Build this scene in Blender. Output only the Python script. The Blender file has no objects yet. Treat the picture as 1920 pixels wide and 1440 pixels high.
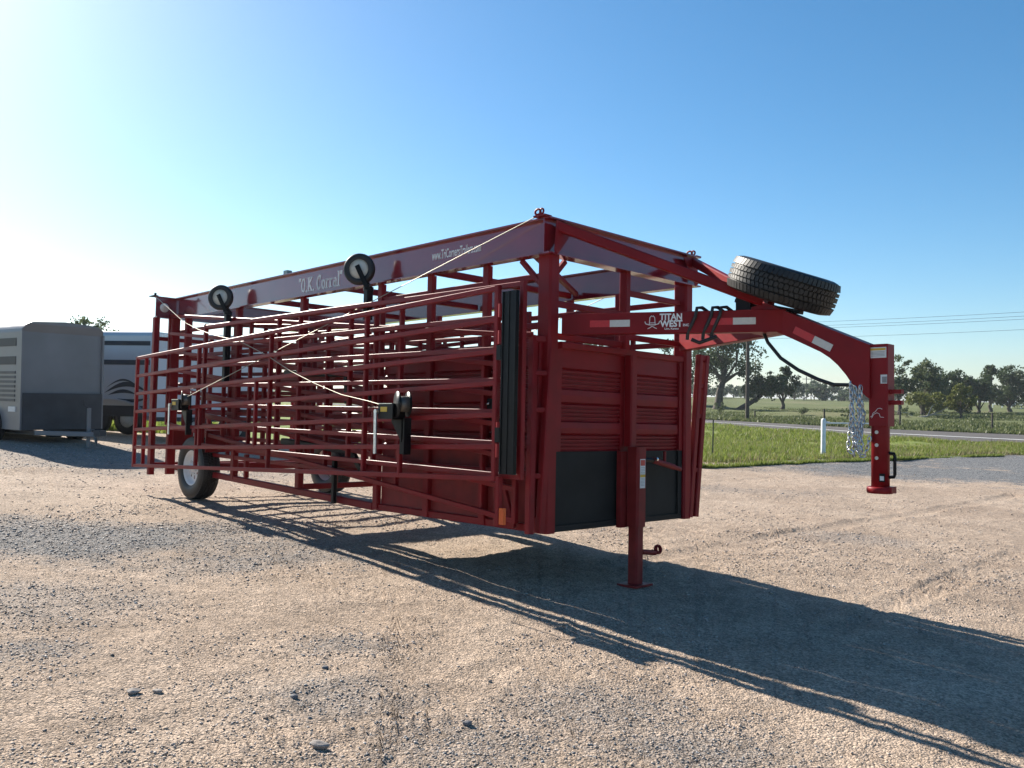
import bpy, bmesh, math, random
import numpy as np
from mathutils import Vector, Matrix
random.seed(7)
rng = np.random.default_rng(11)
scene = bpy.context.scene
COL = scene.collection

# ------------------------------------------------------------------ camera, sky, sun
# All of the stock trailer is modelled in its own frame: X forward (hitch), Y to its left, Z up.
FPX = 1597.74
CT = np.array([4.4667, -5.7167, 0.9983])            # eye in trailer frame
def _cam(yaw, pit, rol):
    f = np.array([math.cos(yaw) * math.cos(pit), math.sin(yaw) * math.cos(pit), math.sin(pit)])
    r = np.cross(f, [0, 0, 1]); r /= np.linalg.norm(r); u = np.cross(r, f)
    c, s = math.cos(rol), math.sin(rol)
    return f, c * r + s * u, -s * r + c * u
FT, RT, UT = _cam(2.3633, 0.0484, 0.0197)
g = UT + 0.0175 * RT + 0.0156 * FT; g /= np.linalg.norm(g)     # true vertical seen from the trailer (it stands nose-up on sloping gravel)
xw = np.array([1.0, 0, 0]) - g * g[0]; xw /= np.linalg.norm(xw)
yw = np.cross(g, xw)
RW = np.array([xw, yw, g])                                      # trailer frame -> world
JB = np.array([0.1, 0.0, -0.3043])                              # foot of the jack = world origin
TW = -RW @ JB
def t2w(p): return RW @ np.asarray(p, float) + TW
CW = t2w(CT); FW, RWt, UW = RW @ FT, RW @ RT, RW @ UT
M4 = Matrix([list(RW[i]) + [TW[i]] for i in range(3)] + [[0, 0, 0, 1]])

cam = bpy.data.cameras.new('camera'); camo = bpy.data.objects.new('camera', cam); COL.objects.link(camo)
camo.matrix_world = Matrix([[RWt[i], UW[i], -FW[i], CW[i]] for i in range(3)] + [[0, 0, 0, 1]])
cam.sensor_fit = 'HORIZONTAL'; cam.sensor_width = 36.0; cam.lens = FPX / 1920 * 36
cam.clip_start = 0.05; cam.clip_end = 6000
scene.camera = camo

SUN = RW @ (-np.array([4.20, -0.06, -2.70])); SUN /= np.linalg.norm(SUN)   # direction towards the sun
world = bpy.data.worlds.new('World'); scene.world = world; world.use_nodes = True
wn = world.node_tree; wn.nodes.clear()
sky = wn.nodes.new('ShaderNodeTexSky'); sky.sky_type = 'NISHITA'; sky.sun_disc = False
sky.sun_elevation = math.asin(SUN[2]); sky.sun_rotation = math.atan2(SUN[0], SUN[1])
sky.air_density = 1.0; sky.dust_density = 0.8; sky.ozone_density = 3.4; sky.altitude = 600
bg = wn.nodes.new('ShaderNodeBackground'); bg.inputs[1].default_value = 0.069
wo = wn.nodes.new('ShaderNodeOutputWorld')
hs = wn.nodes.new('ShaderNodeHueSaturation'); hs.inputs['Saturation'].default_value = 1.24; hs.inputs['Hue'].default_value = 0.492; wn.links.new(sky.outputs[0], hs.inputs['Color']); wn.links.new(hs.outputs[0], bg.inputs[0]); wn.links.new(bg.outputs[0], wo.inputs[0])
sl = bpy.data.lights.new('sun', 'SUN'); sl.energy = 5.0; sl.angle = math.radians(0.53); sl.color = (1.0, 0.93, 0.82)
so = bpy.data.objects.new('sun', sl); COL.objects.link(so)
so.rotation_euler = Vector(SUN).to_track_quat('Z', 'Y').to_euler()
scene.view_settings.view_transform = 'Standard'; scene.view_settings.look = 'None'
scene.view_settings.exposure = 1.2; scene.view_settings.gamma = 1.0
scene.view_settings.use_curve_mapping = False
scene.render.engine = 'CYCLES'
scene.cycles.use_denoising = True
scene.cycles.max_bounces = 6

# ------------------------------------------------------------------ materials
def mat(name, base, rough=0.5, metal=0.0, coat=0.0, noise=None, bump=None, spec=0.5, trans=0.0):
    """procedural principled; noise=(scale, darker/lighter factor range, second colour or None), bump=(scale,strength,dist)"""
    m = bpy.data.materials.new(name); m.use_nodes = True
    nt = m.node_tree; p = nt.nodes['Principled BSDF']
    p.inputs['Base Color'].default_value = (*base, 1); p.inputs['Roughness'].default_value = rough
    p.inputs['Metallic'].default_value = metal
    p.inputs['Coat Weight'].default_value = coat; p.inputs['Coat Roughness'].default_value = 0.06
    p.inputs['Specular IOR Level'].default_value = spec
    tc = nt.nodes.new('ShaderNodeTexCoord')
    if noise:
        sc, lo, hi = noise[:3]
        n = nt.nodes.new('ShaderNodeTexNoise'); n.inputs['Scale'].default_value = sc; n.inputs['Detail'].default_value = 6
        nt.links.new(tc.outputs['Object'], n.inputs['Vector'])
        r = nt.nodes.new('ShaderNodeValToRGB'); r.color_ramp.elements[0].position = 0.32; r.color_ramp.elements[1].position = 0.68
        c2 = noise[3] if len(noise) > 3 else base
        r.color_ramp.elements[0].color = (*[min(1, c * lo) for c in base], 1)
        r.color_ramp.elements[1].color = (*[min(1, c * hi) for c in c2], 1)
        nt.links.new(n.outputs['Fac'], r.inputs['Fac']); nt.links.new(r.outputs['Color'], p.inputs['Base Color'])
        mr = nt.nodes.new('ShaderNodeMapRange'); mr.inputs['To Min'].default_value = max(0.02, rough - 0.06); mr.inputs['To Max'].default_value = min(1, rough + 0.1)
        nt.links.new(n.outputs['Fac'], mr.inputs['Value']); nt.links.new(mr.outputs[0], p.inputs['Roughness'])
    if bump:
        n2 = nt.nodes.new('ShaderNodeTexNoise'); n2.inputs['Scale'].default_value = bump[0]; n2.inputs['Detail'].default_value = 4
        nt.links.new(tc.outputs['Object'], n2.inputs['Vector'])
        b = nt.nodes.new('ShaderNodeBump'); b.inputs['Strength'].default_value = bump[1]; b.inputs['Distance'].default_value = bump[2]
        nt.links.new(n2.outputs['Fac'], b.inputs['Height']); nt.links.new(b.outputs[0], p.inputs['Normal'])
    return m

RED = mat('red_paint', (0.215, 0.0095, 0.013), 0.42, spec=0.18, noise=(5, 0.82, 1.1), bump=(60, 0.06, 0.002))
REDWEB = mat('red_gloss_paint', (0.21, 0.012, 0.020), 0.14, coat=0.7, spec=0.45, noise=(3, 0.85, 1.1), bump=(9, 0.03, 0.004))
PRIMER = mat('dull_red_paint', (0.20, 0.018, 0.018), 0.5, spec=0.2, noise=(9, 0.8, 1.15), bump=(70, 0.1, 0.002))
BLACKP = mat('black_paint', (0.006, 0.0062, 0.007), 0.4, spec=0.18, noise=(7, 0.7, 1.6), bump=(80, 0.08, 0.002))
LINER = mat('charcoal_liner', (0.0175, 0.0175, 0.017), 0.55, spec=0.15, noise=(4, 0.75, 1.35), bump=(2.5, 0.25, 0.02))
RUBBER = mat('rubber', (0.0095, 0.0098, 0.0105), 0.5, noise=(12, 0.7, 1.7), bump=(60, 0.1, 0.002))
ORANGE = mat('orange_reflector', (0.60, 0.09, 0.01), 0.25)
WHITEP = mat('white_paint', (0.80, 0.80, 0.79), 0.35, noise=(6, 0.85, 1.05))
SLATM = mat('shaded_slat', (0.085, 0.09, 0.098), 0.5, spec=0.25, noise=(3, 0.8, 1.2))  # slat grey darkened: nearby shadow on the trailer side put into the colour
HUB = mat('cream_hub', (0.62, 0.60, 0.52), 0.5, noise=(20, 0.85, 1.05))
GALV = mat('galvanised_steel', (0.62, 0.64, 0.66), 0.32, metal=0.9, noise=(40, 0.7, 1.1))
STEEL = mat('bright_steel', (0.75, 0.75, 0.74), 0.22, metal=1.0, noise=(30, 0.8, 1.0))
WIREM = mat('steel_cable', (0.36, 0.32, 0.25), 0.45, metal=0.5, noise=(300, 0.8, 1.0))
DECALW = mat('white_reflective_tape', (0.62, 0.60, 0.55), 0.4, noise=(60, 0.92, 1.03))
DECALR = mat('red_reflective_tape', (0.55, 0.012, 0.014), 0.3, noise=(60, 0.9, 1.05))
LETTER = mat('white_vinyl', (0.80, 0.80, 0.78), 0.45, noise=(30, 0.95, 1.03))
LABELW = mat('label_paper', (0.68, 0.68, 0.66), 0.5, noise=(25, 0.93, 1.03))
LABELY = mat('label_yellow', (0.62, 0.40, 0.03), 0.5, noise=(40, 0.9, 1.05))
LABELR = mat('label_red', (0.50, 0.05, 0.03), 0.5, noise=(40, 0.9, 1.05))
LABELG = mat('label_print', (0.25, 0.25, 0.25), 0.5, noise=(40, 0.9, 1.05))
COIL = mat('dull_cable', (0.16, 0.15, 0.13), 0.45, metal=0.6, noise=(200, 0.7, 1.2))
HOSE = mat('black_hose', (0.012, 0.012, 0.013), 0.45, noise=(50, 0.8, 1.4))
GREYT = mat('grey_trailer_skin', (0.185, 0.190, 0.198), 0.36, spec=0.35, noise=(1.2, 0.85, 1.1), bump=(6, 0.04, 0.01))
DARKT = mat('dark_trailer_band', (0.045, 0.047, 0.052), 0.5, spec=0.25, noise=(3, 0.8, 1.2))
SILVER = mat('silver_trailer_skin', (0.55, 0.56, 0.57), 0.30, metal=0.35, noise=(1.0, 0.9, 1.05), bump=(3, 0.06, 0.02))
WHITET = mat('white_trailer_skin', (0.62, 0.64, 0.66), 0.35, noise=(1.0, 0.93, 1.03), bump=(3, 0.05, 0.02))
AMBERG = mat('green_grey_lamp', (0.16, 0.24, 0.22), 0.3)
BARK = mat('bark', (0.075, 0.060, 0.048), 0.9, noise=(3, 0.6, 1.4), bump=(8, 0.6, 0.05))
DEADW = mat('dead_wood', (0.38, 0.34, 0.29), 0.85, noise=(3, 0.7, 1.1), bump=(8, 0.4, 0.03))
POLEW = mat('pole_wood', (0.075, 0.058, 0.047), 0.9, noise=(4, 0.7, 1.3), bump=(12, 0.4, 0.02))
TPOST = mat('dark_steel_post', (0.035, 0.036, 0.034), 0.7, noise=(10, 0.7, 1.3))
WIRE = mat('power_wire', (0.05, 0.05, 0.055), 0.5, noise=(10, 0.9, 1.1))
ROCK = mat('pale_rock', (0.27, 0.235, 0.21), 0.85, noise=(14, 0.75, 1.15), bump=(30, 0.4, 0.01))
DARKROCK = mat('dark_rock', (0.12, 0.12, 0.13), 0.8, noise=(14, 0.75, 1.3), bump=(30, 0.4, 0.01))

def leaf_mat(name, c, c2, tr=0.35):
    m = bpy.data.materials.new(name); m.use_nodes = True; nt = m.node_tree
    p = nt.nodes['Principled BSDF']; p.inputs['Roughness'].default_value = 0.55; p.inputs['Specular IOR Level'].default_value = 0.3
    ge = nt.nodes.new('ShaderNodeNewGeometry'); r = nt.nodes.new('ShaderNodeValToRGB')
    r.color_ramp.elements[0].color = (*c, 1); r.color_ramp.elements[1].color = (*c2, 1)
    nt.links.new(ge.outputs['Random Per Island'], r.inputs['Fac']); nt.links.new(r.outputs[0], p.inputs['Base Color'])
    t = nt.nodes.new('ShaderNodeBsdfTranslucent'); mx = nt.nodes.new('ShaderNodeMixShader'); mx.inputs[0].default_value = tr
    nt.links.new(r.outputs[0], t.inputs[0]); nt.links.new(p.outputs[0], mx.inputs[1]); nt.links.new(t.outputs[0], mx.inputs[2])
    nt.links.new(mx.outputs[0], nt.nodes['Material Output'].inputs[0])
    return m
LEAFD = leaf_mat('cottonwood_leaf', (0.028, 0.048, 0.018), (0.075, 0.105, 0.038))
LEAFM = leaf_mat('willow_leaf', (0.060, 0.085, 0.034), (0.125, 0.150, 0.065))
LEAFY = leaf_mat('yellow_green_leaf', (0.085, 0.100, 0.020), (0.160, 0.170, 0.040))
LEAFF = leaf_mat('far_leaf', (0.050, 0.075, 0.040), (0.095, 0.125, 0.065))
GRASS = leaf_mat('grass_blade', (0.115, 0.165, 0.024), (0.240, 0.270, 0.060), 0.45)
WEED = leaf_mat('pasture_blade', (0.068, 0.095, 0.026), (0.155, 0.165, 0.070), 0.35)

def ground_mat(name, cols, scale, mask=None, cols2=None, bump=None, rough=0.95):
    m = bpy.data.materials.new(name); m.use_nodes = True; nt = m.node_tree; L = nt.links
    p = nt.nodes['Principled BSDF']; p.inputs['Roughness'].default_value = rough; p.inputs['Specular IOR Level'].default_value = 0.25
    tc = nt.nodes.new('ShaderNodeTexCoord')
    def ramp(cs, fac):
        r = nt.nodes.new('ShaderNodeValToRGB'); e = r.color_ramp.elements
        while len(e) < len(cs): e.new(0.5)
        for i, c in enumerate(cs): e[i].position = 0.25 + 0.5 * i / (len(cs) - 1); e[i].color = (*c, 1)
        L.new(fac, r.inputs['Fac']); return r.outputs[0]
    def noise(s, d=8, ro=0.6):
        n = nt.nodes.new('ShaderNodeTexNoise'); n.inputs['Scale'].default_value = s; n.inputs['Detail'].default_value = d; n.inputs['Roughness'].default_value = ro
        L.new(tc.outputs['Object'], n.inputs['Vector']); return n.outputs['Fac']
    big = noise(scale, 10, 0.65); col = ramp(cols, big)
    if cols2:
        a = nt.nodes.new('ShaderNodeAttribute'); a.attribute_name = mask
        v = nt.nodes.new('ShaderNodeTexVoronoi'); v.inputs['Scale'].default_value = 70; L.new(tc.outputs['Object'], v.inputs['Vector'])
        c2 = ramp(cols2, v.outputs['Color'])
        ad = nt.nodes.new('ShaderNodeMath'); ad.operation = 'ADD'
        n3 = noise(22, 6, 0.7); mr = nt.nodes.new('ShaderNodeMapRange'); mr.inputs['To Min'].default_value = -0.55; mr.inputs['To Max'].default_value = 0.55
        L.new(n3, mr.inputs['Value']); L.new(a.outputs['Fac'], ad.inputs[0]); L.new(mr.outputs[0], ad.inputs[1]); ad.use_clamp = True
        mx = nt.nodes.new('ShaderNodeMix'); mx.data_type = 'RGBA'
        L.new(ad.outputs[0], mx.inputs[0]); L.new(col, mx.inputs[6]); L.new(c2, mx.inputs[7]); col = mx.outputs[2]
        # grit: each small cell of gravel a touch lighter or darker
        v2 = nt.nodes.new('ShaderNodeTexVoronoi'); v2.inputs['Scale'].default_value = 85; L.new(tc.outputs['Object'], v2.inputs['Vector'])
        mr2 = nt.nodes.new('ShaderNodeMapRange'); mr2.inputs['To Min'].default_value = 0.55; mr2.inputs['To Max'].default_value = 1.42
        sx = nt.nodes.new('ShaderNodeSeparateColor'); L.new(v2.outputs['Color'], sx.inputs[0]); L.new(sx.outputs[0], mr2.inputs['Value'])
        ml = nt.nodes.new('ShaderNodeMix'); ml.data_type = 'RGBA'; ml.blend_type = 'MULTIPLY'; ml.inputs[0].default_value = 1
        L.new(col, ml.inputs[6]); L.new(mr2.outputs[0], ml.inputs[7]); col = ml.outputs[2]
        mr4 = nt.nodes.new('ShaderNodeMapRange'); mr4.inputs['From Min'].default_value = .3; mr4.inputs['From Max'].default_value = .7; mr4.inputs['To Min'].default_value = 0.70; mr4.inputs['To Max'].default_value = 1.22
        L.new(noise(4.5, 12, 0.78), mr4.inputs['Value'])
        m4_ = nt.nodes.new('ShaderNodeMix'); m4_.data_type = 'RGBA'; m4_.blend_type = 'MULTIPLY'; m4_.inputs[0].default_value = 1
        L.new(col, m4_.inputs[6]); L.new(mr4.outputs[0], m4_.inputs[7]); col = m4_.outputs[2]
    L.new(col, p.inputs['Base Color'])
    if bump:
        prev = None
        for (s, st, d, kind) in bump:
            if kind == 'v':
                v = nt.nodes.new('ShaderNodeTexVoronoi'); v.inputs['Scale'].default_value = s; L.new(tc.outputs['Object'], v.inputs['Vector']); h = v.outputs['Distance']
            else: h = noise(s, 6, 0.65)
            b = nt.nodes.new('ShaderNodeBump'); b.inputs['Strength'].default_value = st; b.inputs['Distance'].default_value = d
            if kind == 'v': b.invert = True
            L.new(h, b.inputs['Height'])
            if prev: L.new(prev, b.inputs['Normal'])
            prev = b.outputs[0]
        L.new(prev, p.inputs['Normal'])
    return m
LOTM = ground_mat('gravel_dirt', [(0.30, 0.222, 0.163), (0.405, 0.308, 0.232), (0.475, 0.372, 0.288)], 0.55, 'grey',
                  [(0.07, 0.073, 0.080), (0.145, 0.15, 0.155), (0.25, 0.25, 0.25)],
                  [(2.2, 0.5, 0.06, 'n'), (9, 0.8, 0.05, 'n'), (30, 0.8, 0.022, 'n'), (85, 0.8, 0.011, 'v')])
VERGEM = ground_mat('verge_turf', [(0.10, 0.145, 0.025), (0.16, 0.20, 0.04), (0.23, 0.21, 0.085)], 0.35, bump=[(1.5, 0.6, 0.1, 'n'), (9, 0.8, 0.06, 'n')])
FIELDM = ground_mat('pasture_turf', [(0.062, 0.085, 0.022), (0.105, 0.122, 0.040), (0.165, 0.150, 0.075)], 0.045, bump=[(0.5, 0.6, 0.3, 'n'), (4, 0.8, 0.12, 'n')])
ROADM = ground_mat('asphalt', [(0.072, 0.064, 0.061), (0.095, 0.086, 0.082), (0.115, 0.105, 0.10)], 0.4, bump=[(40, 0.3, 0.01, 'n')])
ROADL = mat('road_paint', (0.70, 0.70, 0.68), 0.7, noise=(1.5, 0.85, 1.0))

# ------------------------------------------------------------------ mesh helpers
def tag(o, label=None, cat=None, group=None, kind=None):
    if label: o['label'] = label
    if cat: o['category'] = cat
    if group: o['group'] = group
    if kind: o['kind'] = kind
    return o
def empty(name, loc=(0, 0, 0), rz=0.0, m4=None):
    o = bpy.data.objects.new(name, None); COL.objects.link(o); o.empty_display_size = 0.3
    if m4 is not None: o.matrix_world = m4
    else: o.location = loc; o.rotation_euler = (0, 0, rz)
    return o
class MB:
    def __init__(s): s.v = []; s.f = []; s.sm = []; s.mi = []
    def add(s, vs, fs, smooth=False, mi=0):
        b = len(s.v); s.v += [tuple(map(float, p)) for p in vs]
        s.f += [tuple(i + b for i in f) for f in fs]; s.sm += [smooth] * len(fs); s.mi += [mi] * len(fs)
        return s
    def tube(s, p0, p1, w, h=None, up=(0, 0, 1), ch=0.14, mi=0):
        """chamfered rectangular bar from p0 to p1: w sideways, h along up"""
        h = h or w; p0 = np.array(p0, float); p1 = np.array(p1, float); d = p1 - p0; d /= np.linalg.norm(d)
        up = np.array(up, float); sd = np.cross(d, up)
        if np.linalg.norm(sd) < 1e-4: up = np.array([1.0, 0, 0]); sd = np.cross(d, up)
        sd /= np.linalg.norm(sd); u2 = np.cross(sd, d)
        c = ch * min(w, h); a, b = w / 2, h / 2
        sec = [(a, b - c), (a - c, b), (-a + c, b), (-a, b - c), (-a, -b + c), (-a + c, -b), (a - c, -b), (a, -b + c)]
        vs = [p0 + sd * x + u2 * y for x, y in sec] + [p1 + sd * x + u2 * y for x, y in sec]
        fs = [(i, (i + 1) % 8, 8 + (i + 1) % 8, 8 + i) for i in range(8)] + [tuple(range(7, -1, -1)), tuple(range(8, 16))]
        return s.add(vs, fs, False, mi)
    def box(s, lo, hi, mi=0):
        x0, y0, z0 = lo; x1, y1, z1 = hi
        return s.add([(x0, y0, z0), (x1, y0, z0), (x1, y1, z0), (x0, y1, z0), (x0, y0, z1), (x1, y0, z1), (x1, y1, z1), (x0, y1, z1)],
                     [(3, 2, 1, 0), (4, 5, 6, 7), (0, 1, 5, 4), (1, 2, 6, 5), (2, 3, 7, 6), (3, 0, 4, 7)], False, mi)
    def rod(s, pts, r, n=8, mi=0, caps=True):
        """round tube along a polyline; r number or list"""
        pts = [np.array(p, float) for p in pts]; k = len(pts)
        rs = r if hasattr(r, '__len__') else [r] * k
        vs = []; prev = None
        for i, p in enumerate(pts):
            d = pts[min(i + 1, k - 1)] - pts[max(i - 1, 0)]; d /= np.linalg.norm(d) + 1e-12
            if prev is None:
                a = np.array([0, 0, 1.0]) if abs(d[2]) < 0.9 else np.array([1.0, 0, 0])
                e1 = np.cross(d, a)
            else: e1 = prev - d * (prev @ d)
            e1 /= np.linalg.norm(e1) + 1e-12; e2 = np.cross(d, e1); prev = e1
            for j in range(n):
                t = 2 * math.pi * j / n; vs.append(p + rs[i] * (e1 * math.cos(t) + e2 * math.sin(t)))
        fs = [(i * n + j, i * n + (j + 1) % n, (i + 1) * n + (j + 1) % n, (i + 1) * n + j) for i in range(k - 1) for j in range(n)]
        s.add(vs, fs, True, mi)
        if caps:
            s.add([vs[j] for j in range(n)], [tuple(range(n - 1, -1, -1))], False, mi)
            s.add([vs[(k - 1) * n + j] for j in range(n)], [tuple(range(n))], False, mi)
        return s
    def lathe(s, prof, c, ax, n=40, mi=0, skip=None, smooth=True):
        """profile [(along axis, radius)] turned about axis ax through c"""
        c = np.array(c, float); ax = np.array(ax, float); ax /= np.linalg.norm(ax)
        a = np.array([0, 0, 1.0]) if abs(ax[2]) < 0.9 else np.array([1.0, 0, 0])
        e1 = np.cross(ax, a); e1 /= np.linalg.norm(e1); e2 = np.cross(ax, e1); vs = []
        for (h, r) in prof:
            for j in range(n):
                t = 2 * math.pi * j / n; vs.append(c + ax * h + r * (e1 * math.cos(t) + e2 * math.sin(t)))
        fs = [(i * n + j, i * n + (j + 1) % n, (i + 1) * n + (j + 1) % n, (i + 1) * n + j)
              for i in range(len(prof) - 1) for j in range(n) if not (skip and skip(i, j))]
        return s.add(vs, fs, smooth, mi)
    def plate(s, poly, o, ex, ey, t, mi=0):
        """flat outline (a,b) in frame o,ex,ey with thickness t along ex x ey"""
        o, ex, ey = (np.array(k, float) for k in (o, ex, ey)); nz = np.cross(ex, ey); nz /= np.linalg.norm(nz); n = len(poly)
        vs = [o + ex * a + ey * b for a, b in poly] + [o + ex * a + ey * b + nz * t for a, b in poly]
        fs = [tuple(range(n - 1, -1, -1)), tuple(range(n, 2 * n))] + [(i, (i + 1) % n, n + (i + 1) % n, n + i) for i in range(n)]
        return s.add(vs, fs, False, mi)
    def mesh(s, name, mats):
        me = bpy.data.meshes.new(name); me.from_pydata(s.v, [], s.f)
        for m in (mats if isinstance(mats, (list, tuple)) else [mats]): me.materials.append(m)
        me.polygons.foreach_set('use_smooth', s.sm); me.polygons.foreach_set('material_index', s.mi)
        me.update(); return me
    def build(s, name, mats, parent=None):
        o = bpy.data.objects.new(name, s.mesh(name, mats)); COL.objects.link(o)
        if parent: o.parent = parent
        return o
def bar(name, p0, p1, w, h, m, parent, up=(0, 0, 1)): return MB().tube(p0, p1, w, h, up).build(name, m, parent)
def npmesh(name, V, Fq, m, kind=None, smooth=False, attrs=None):
    """numpy mesh: V (n,3), F (k,3|4)"""
    me = bpy.data.meshes.new(name); n = len(V); k, c = Fq.shape
    me.vertices.add(n); me.vertices.foreach_set('co', np.ascontiguousarray(V, dtype=np.float32).ravel())
    me.loops.add(k * c); me.loops.foreach_set('vertex_index', np.ascontiguousarray(Fq, dtype=np.int32).ravel())
    me.polygons.add(k); me.polygons.foreach_set('loop_start', np.arange(0, k * c, c, dtype=np.int32))
    me.polygons.foreach_set('loop_total', np.full(k, c, dtype=np.int32))
    me.update(calc_edges=True); me.materials.append(m)
    if smooth: me.polygons.foreach_set('use_smooth', [True] * k)
    for an, av in (attrs or {}).items():
        a = me.attributes.new(an, 'FLOAT', 'POINT'); a.data.foreach_set('value', np.asarray(av, dtype=np.float32))
    o = bpy.data.objects.new(name, me); COL.objects.link(o)
    if kind: o['kind'] = kind
    return o

# ------------------------------------------------------------------ terrain
FH = np.array([FW[0], FW[1]]); FH /= np.linalg.norm(FH); RH = np.array([FH[1], -FH[0]])
gn = RW @ np.array([0.0506, 0, 1.0]); gn /= np.linalg.norm(gn)          # the lot slopes a little
def ang(u): return math.degrees(math.atan((u - 960) / FPX))
# azimuth knots: [lot edge, verge dip, road near, road far, field, field, far rise, horizon] distances and heights below the eye
KN = [ # az,      distances                                    heights
 (-180, [26, 60, 90, 101, 130, 200, 320, 3000], [-1.2, -1.3, -1.2, -1.2, -1, -.5, .5, 12]),
 (ang(-400), [24, 60, 300, 311, 340, 400, 600, 3000], [-.9, -.7, -.6, -.5, -.4, 0, 1, 12]),
 (ang(0), [23, 60, 295, 306, 330, 400, 600, 3000], [-1.0, -.8, -.6, -.5, -.4, 0, 1, 12]),
 (ang(330), [24, 70, 150, 161, 190, 260, 400, 3000], [-1.2, -1.2, -1.0, -.9, -.6, 0, 1, 12]),
 (ang(700), [24, 60, 97, 108, 140, 210, 350, 3000], [-1.5, -1.6, -1.5, -1.4, -1, 0, 1.2, 12]),
 (ang(1000), [23, 50, 75, 86, 115, 190, 330, 3000], [-1.6, -1.8, -1.6, -1.5, -1.2, -.3, 1.4, 12]),
 (ang(1340), [22.8, 40, 60, 71, 100, 130, 300, 3000], [-1.65, -1.92, -1.69, -1.60, -1.45, -1.0, 1.3, 14]),
 (ang(1600), [28.8, 38, 48, 58, 90, 130, 250, 3000], [-1.87, -2.02, -1.86, -1.66, -1.55, -1.2, .25, 12]),
 (ang(1900), [39, 41.5, 45.5, 55, 90, 130, 230, 3000], [-2.22, -2.22, -2.10, -1.82, -1.62, -1.2, .6, 12]),
 (58, [30, 31, 32, 40, 80, 140, 260, 3000], [-2.9, -2.9, -2.8, -2.5, -2.2, -1.5, .5, 12]),
 (110, [26, 40, 55, 66, 100, 160, 280, 3000], [-2.2, -2.2, -2.1, -2, -1.9, -1.5, 0, 12]),
 (180, [26, 60, 90, 101, 130, 200, 320, 3000], [-1.2, -1.3, -1.2, -1.2, -1, -.5, .5, 12])]
KA = np.array([k[0] for k in KN], float); KD = np.array([k[1] for k in KN], float); KZ = np.array([k[2] for k in KN], float)
def polar(x, y):
    dx, dy = np.asarray(x, float) - CW[0], np.asarray(y, float) - CW[1]
    f = dx * FH[0] + dy * FH[1]; r = dx * RH[0] + dy * RH[1]
    return np.degrees(np.arctan2(r, f)), np.hypot(f, r)
def prof(a, j):                                      # radius and height of boundary j at azimuth a
    D = np.interp(a, KA, KD[:, j]); Z = np.interp(a, KA, KZ[:, j])
    c = np.cos(np.radians(np.clip(np.abs(a), 0, 40)))
    return D / c, Z
def lotz(x, y): return -(gn[0] * np.asarray(x) + gn[1] * np.asarray(y)) / gn[2]
_T = rng.random((257, 257))
def vnoise(x, y, s, seed=0):
    x = np.asarray(x) * s + seed * 17.3; y = np.asarray(y) * s + seed * 9.1
    xi = np.floor(x).astype(int); yi = np.floor(y).astype(int); fx = x - xi; fy = y - yi
    fx = fx * fx * (3 - 2 * fx); fy = fy * fy * (3 - 2 * fy)
    T = lambda i, j: _T[(xi + i) % 256, (yi + j) % 256]
    return (T(0, 0) * (1 - fx) + T(1, 0) * fx) * (1 - fy) + (T(0, 1) * (1 - fx) + T(1, 1) * fx) * fy
def seg_d(x, y, p, q):
    p = np.array(p[:2]); q = np.array(q[:2]); d = q - p; L = np.hypot(*d); d = d / L
    t = np.clip((x - p[0]) * d[0] + (y - p[1]) * d[1], 0, L)
    return np.hypot(x - p[0] - d[0] * t, y - p[1] - d[1] * t), t
def lot_pt(u, v):                                    # a spot on the lot plane
    d = FW + RWt * (u - 960) / FPX + UW * (720 - v) / FPX
    t = -(gn @ CW) / (gn @ d); return CW + d * t
TRACKS = [(lot_pt(700, 1400), lot_pt(770, 1150), 0.13, 1), (lot_pt(700, 1270), lot_pt(1010, 1160), 0.16, 0), (lot_pt(1150, 1060), lot_pt(1900, 930), 0.16, 0),
          (lot_pt(520, 1060), lot_pt(680, 1110), 0.16, 1), (lot_pt(1560, 1180), lot_pt(1910, 1040), 0.15, 1), (lot_pt(60, 1330), lot_pt(650, 1240), 0.17, 0),
          (lot_pt(1300, 905), lot_pt(1750, 870), 0.2, 0), (lot_pt(380, 1390), lot_pt(820, 1330), 0.14, 1)]
MOUNDS = [(lot_pt(60, 884), 0.5, .10), (lot_pt(110, 882), 0.6, .14), (lot_pt(190, 885), 0.45, .08), (lot_pt(95, 905), .4, .06), (lot_pt(245, 890), .4, .05), (lot_pt(222, 1208), 0.10, .035), (lot_pt(15, 890), .6, .10)]
def micro(x, y, r):
    fade = np.clip(1.3 - r / 26.0, 0.25, 1)
    z = (vnoise(x, y, 0.35, 1) - .5) * 0.07 + (vnoise(x, y, 1.3, 2) - .5) * 0.035 + fade * ((vnoise(x, y, 5, 3) - .5) * 0.010 + (vnoise(x, y, 14, 4) - .5) * 0.008 + (vnoise(x, y, 34, 5) - .5) * 0.007)
    for p, q, w, lug in TRACKS:
        d, t = seg_d(x, y, p, q); wob = (vnoise(x, y, .8, 9) - .5) * .1
        inside = np.clip(1 - ((d + wob) / w) ** 4, 0, 1)
        z = z * (1 - 0.6 * inside) - 0.012 * inside
        if lug: z += inside * 0.010 * (np.sin(t * 2 * math.pi / 0.075 + d * 25) > 0.1)
        z += 0.014 * np.exp(-((d - w * 1.25) / 0.05) ** 2) * vnoise(x, y, 7, 6)
    for c, w, h in MOUNDS:
        z += h * np.exp(-((x - c[0]) ** 2 + (y - c[1]) ** 2) / w ** 2) * (0.20 + .6 * vnoise(x, y, 3, 8)) * .6
    flat = 1.0
    for c in CONTACT: flat = flat * (1 - 0.9 * np.exp(-((x - c[0]) ** 2 + (y - c[1]) ** 2) / 0.35 ** 2))
    return (z - 0.012) * flat
CONTACT = [t2w(JB), t2w((-5.93, -.97, 0)), t2w((-5.93, .97, 0))]
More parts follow.
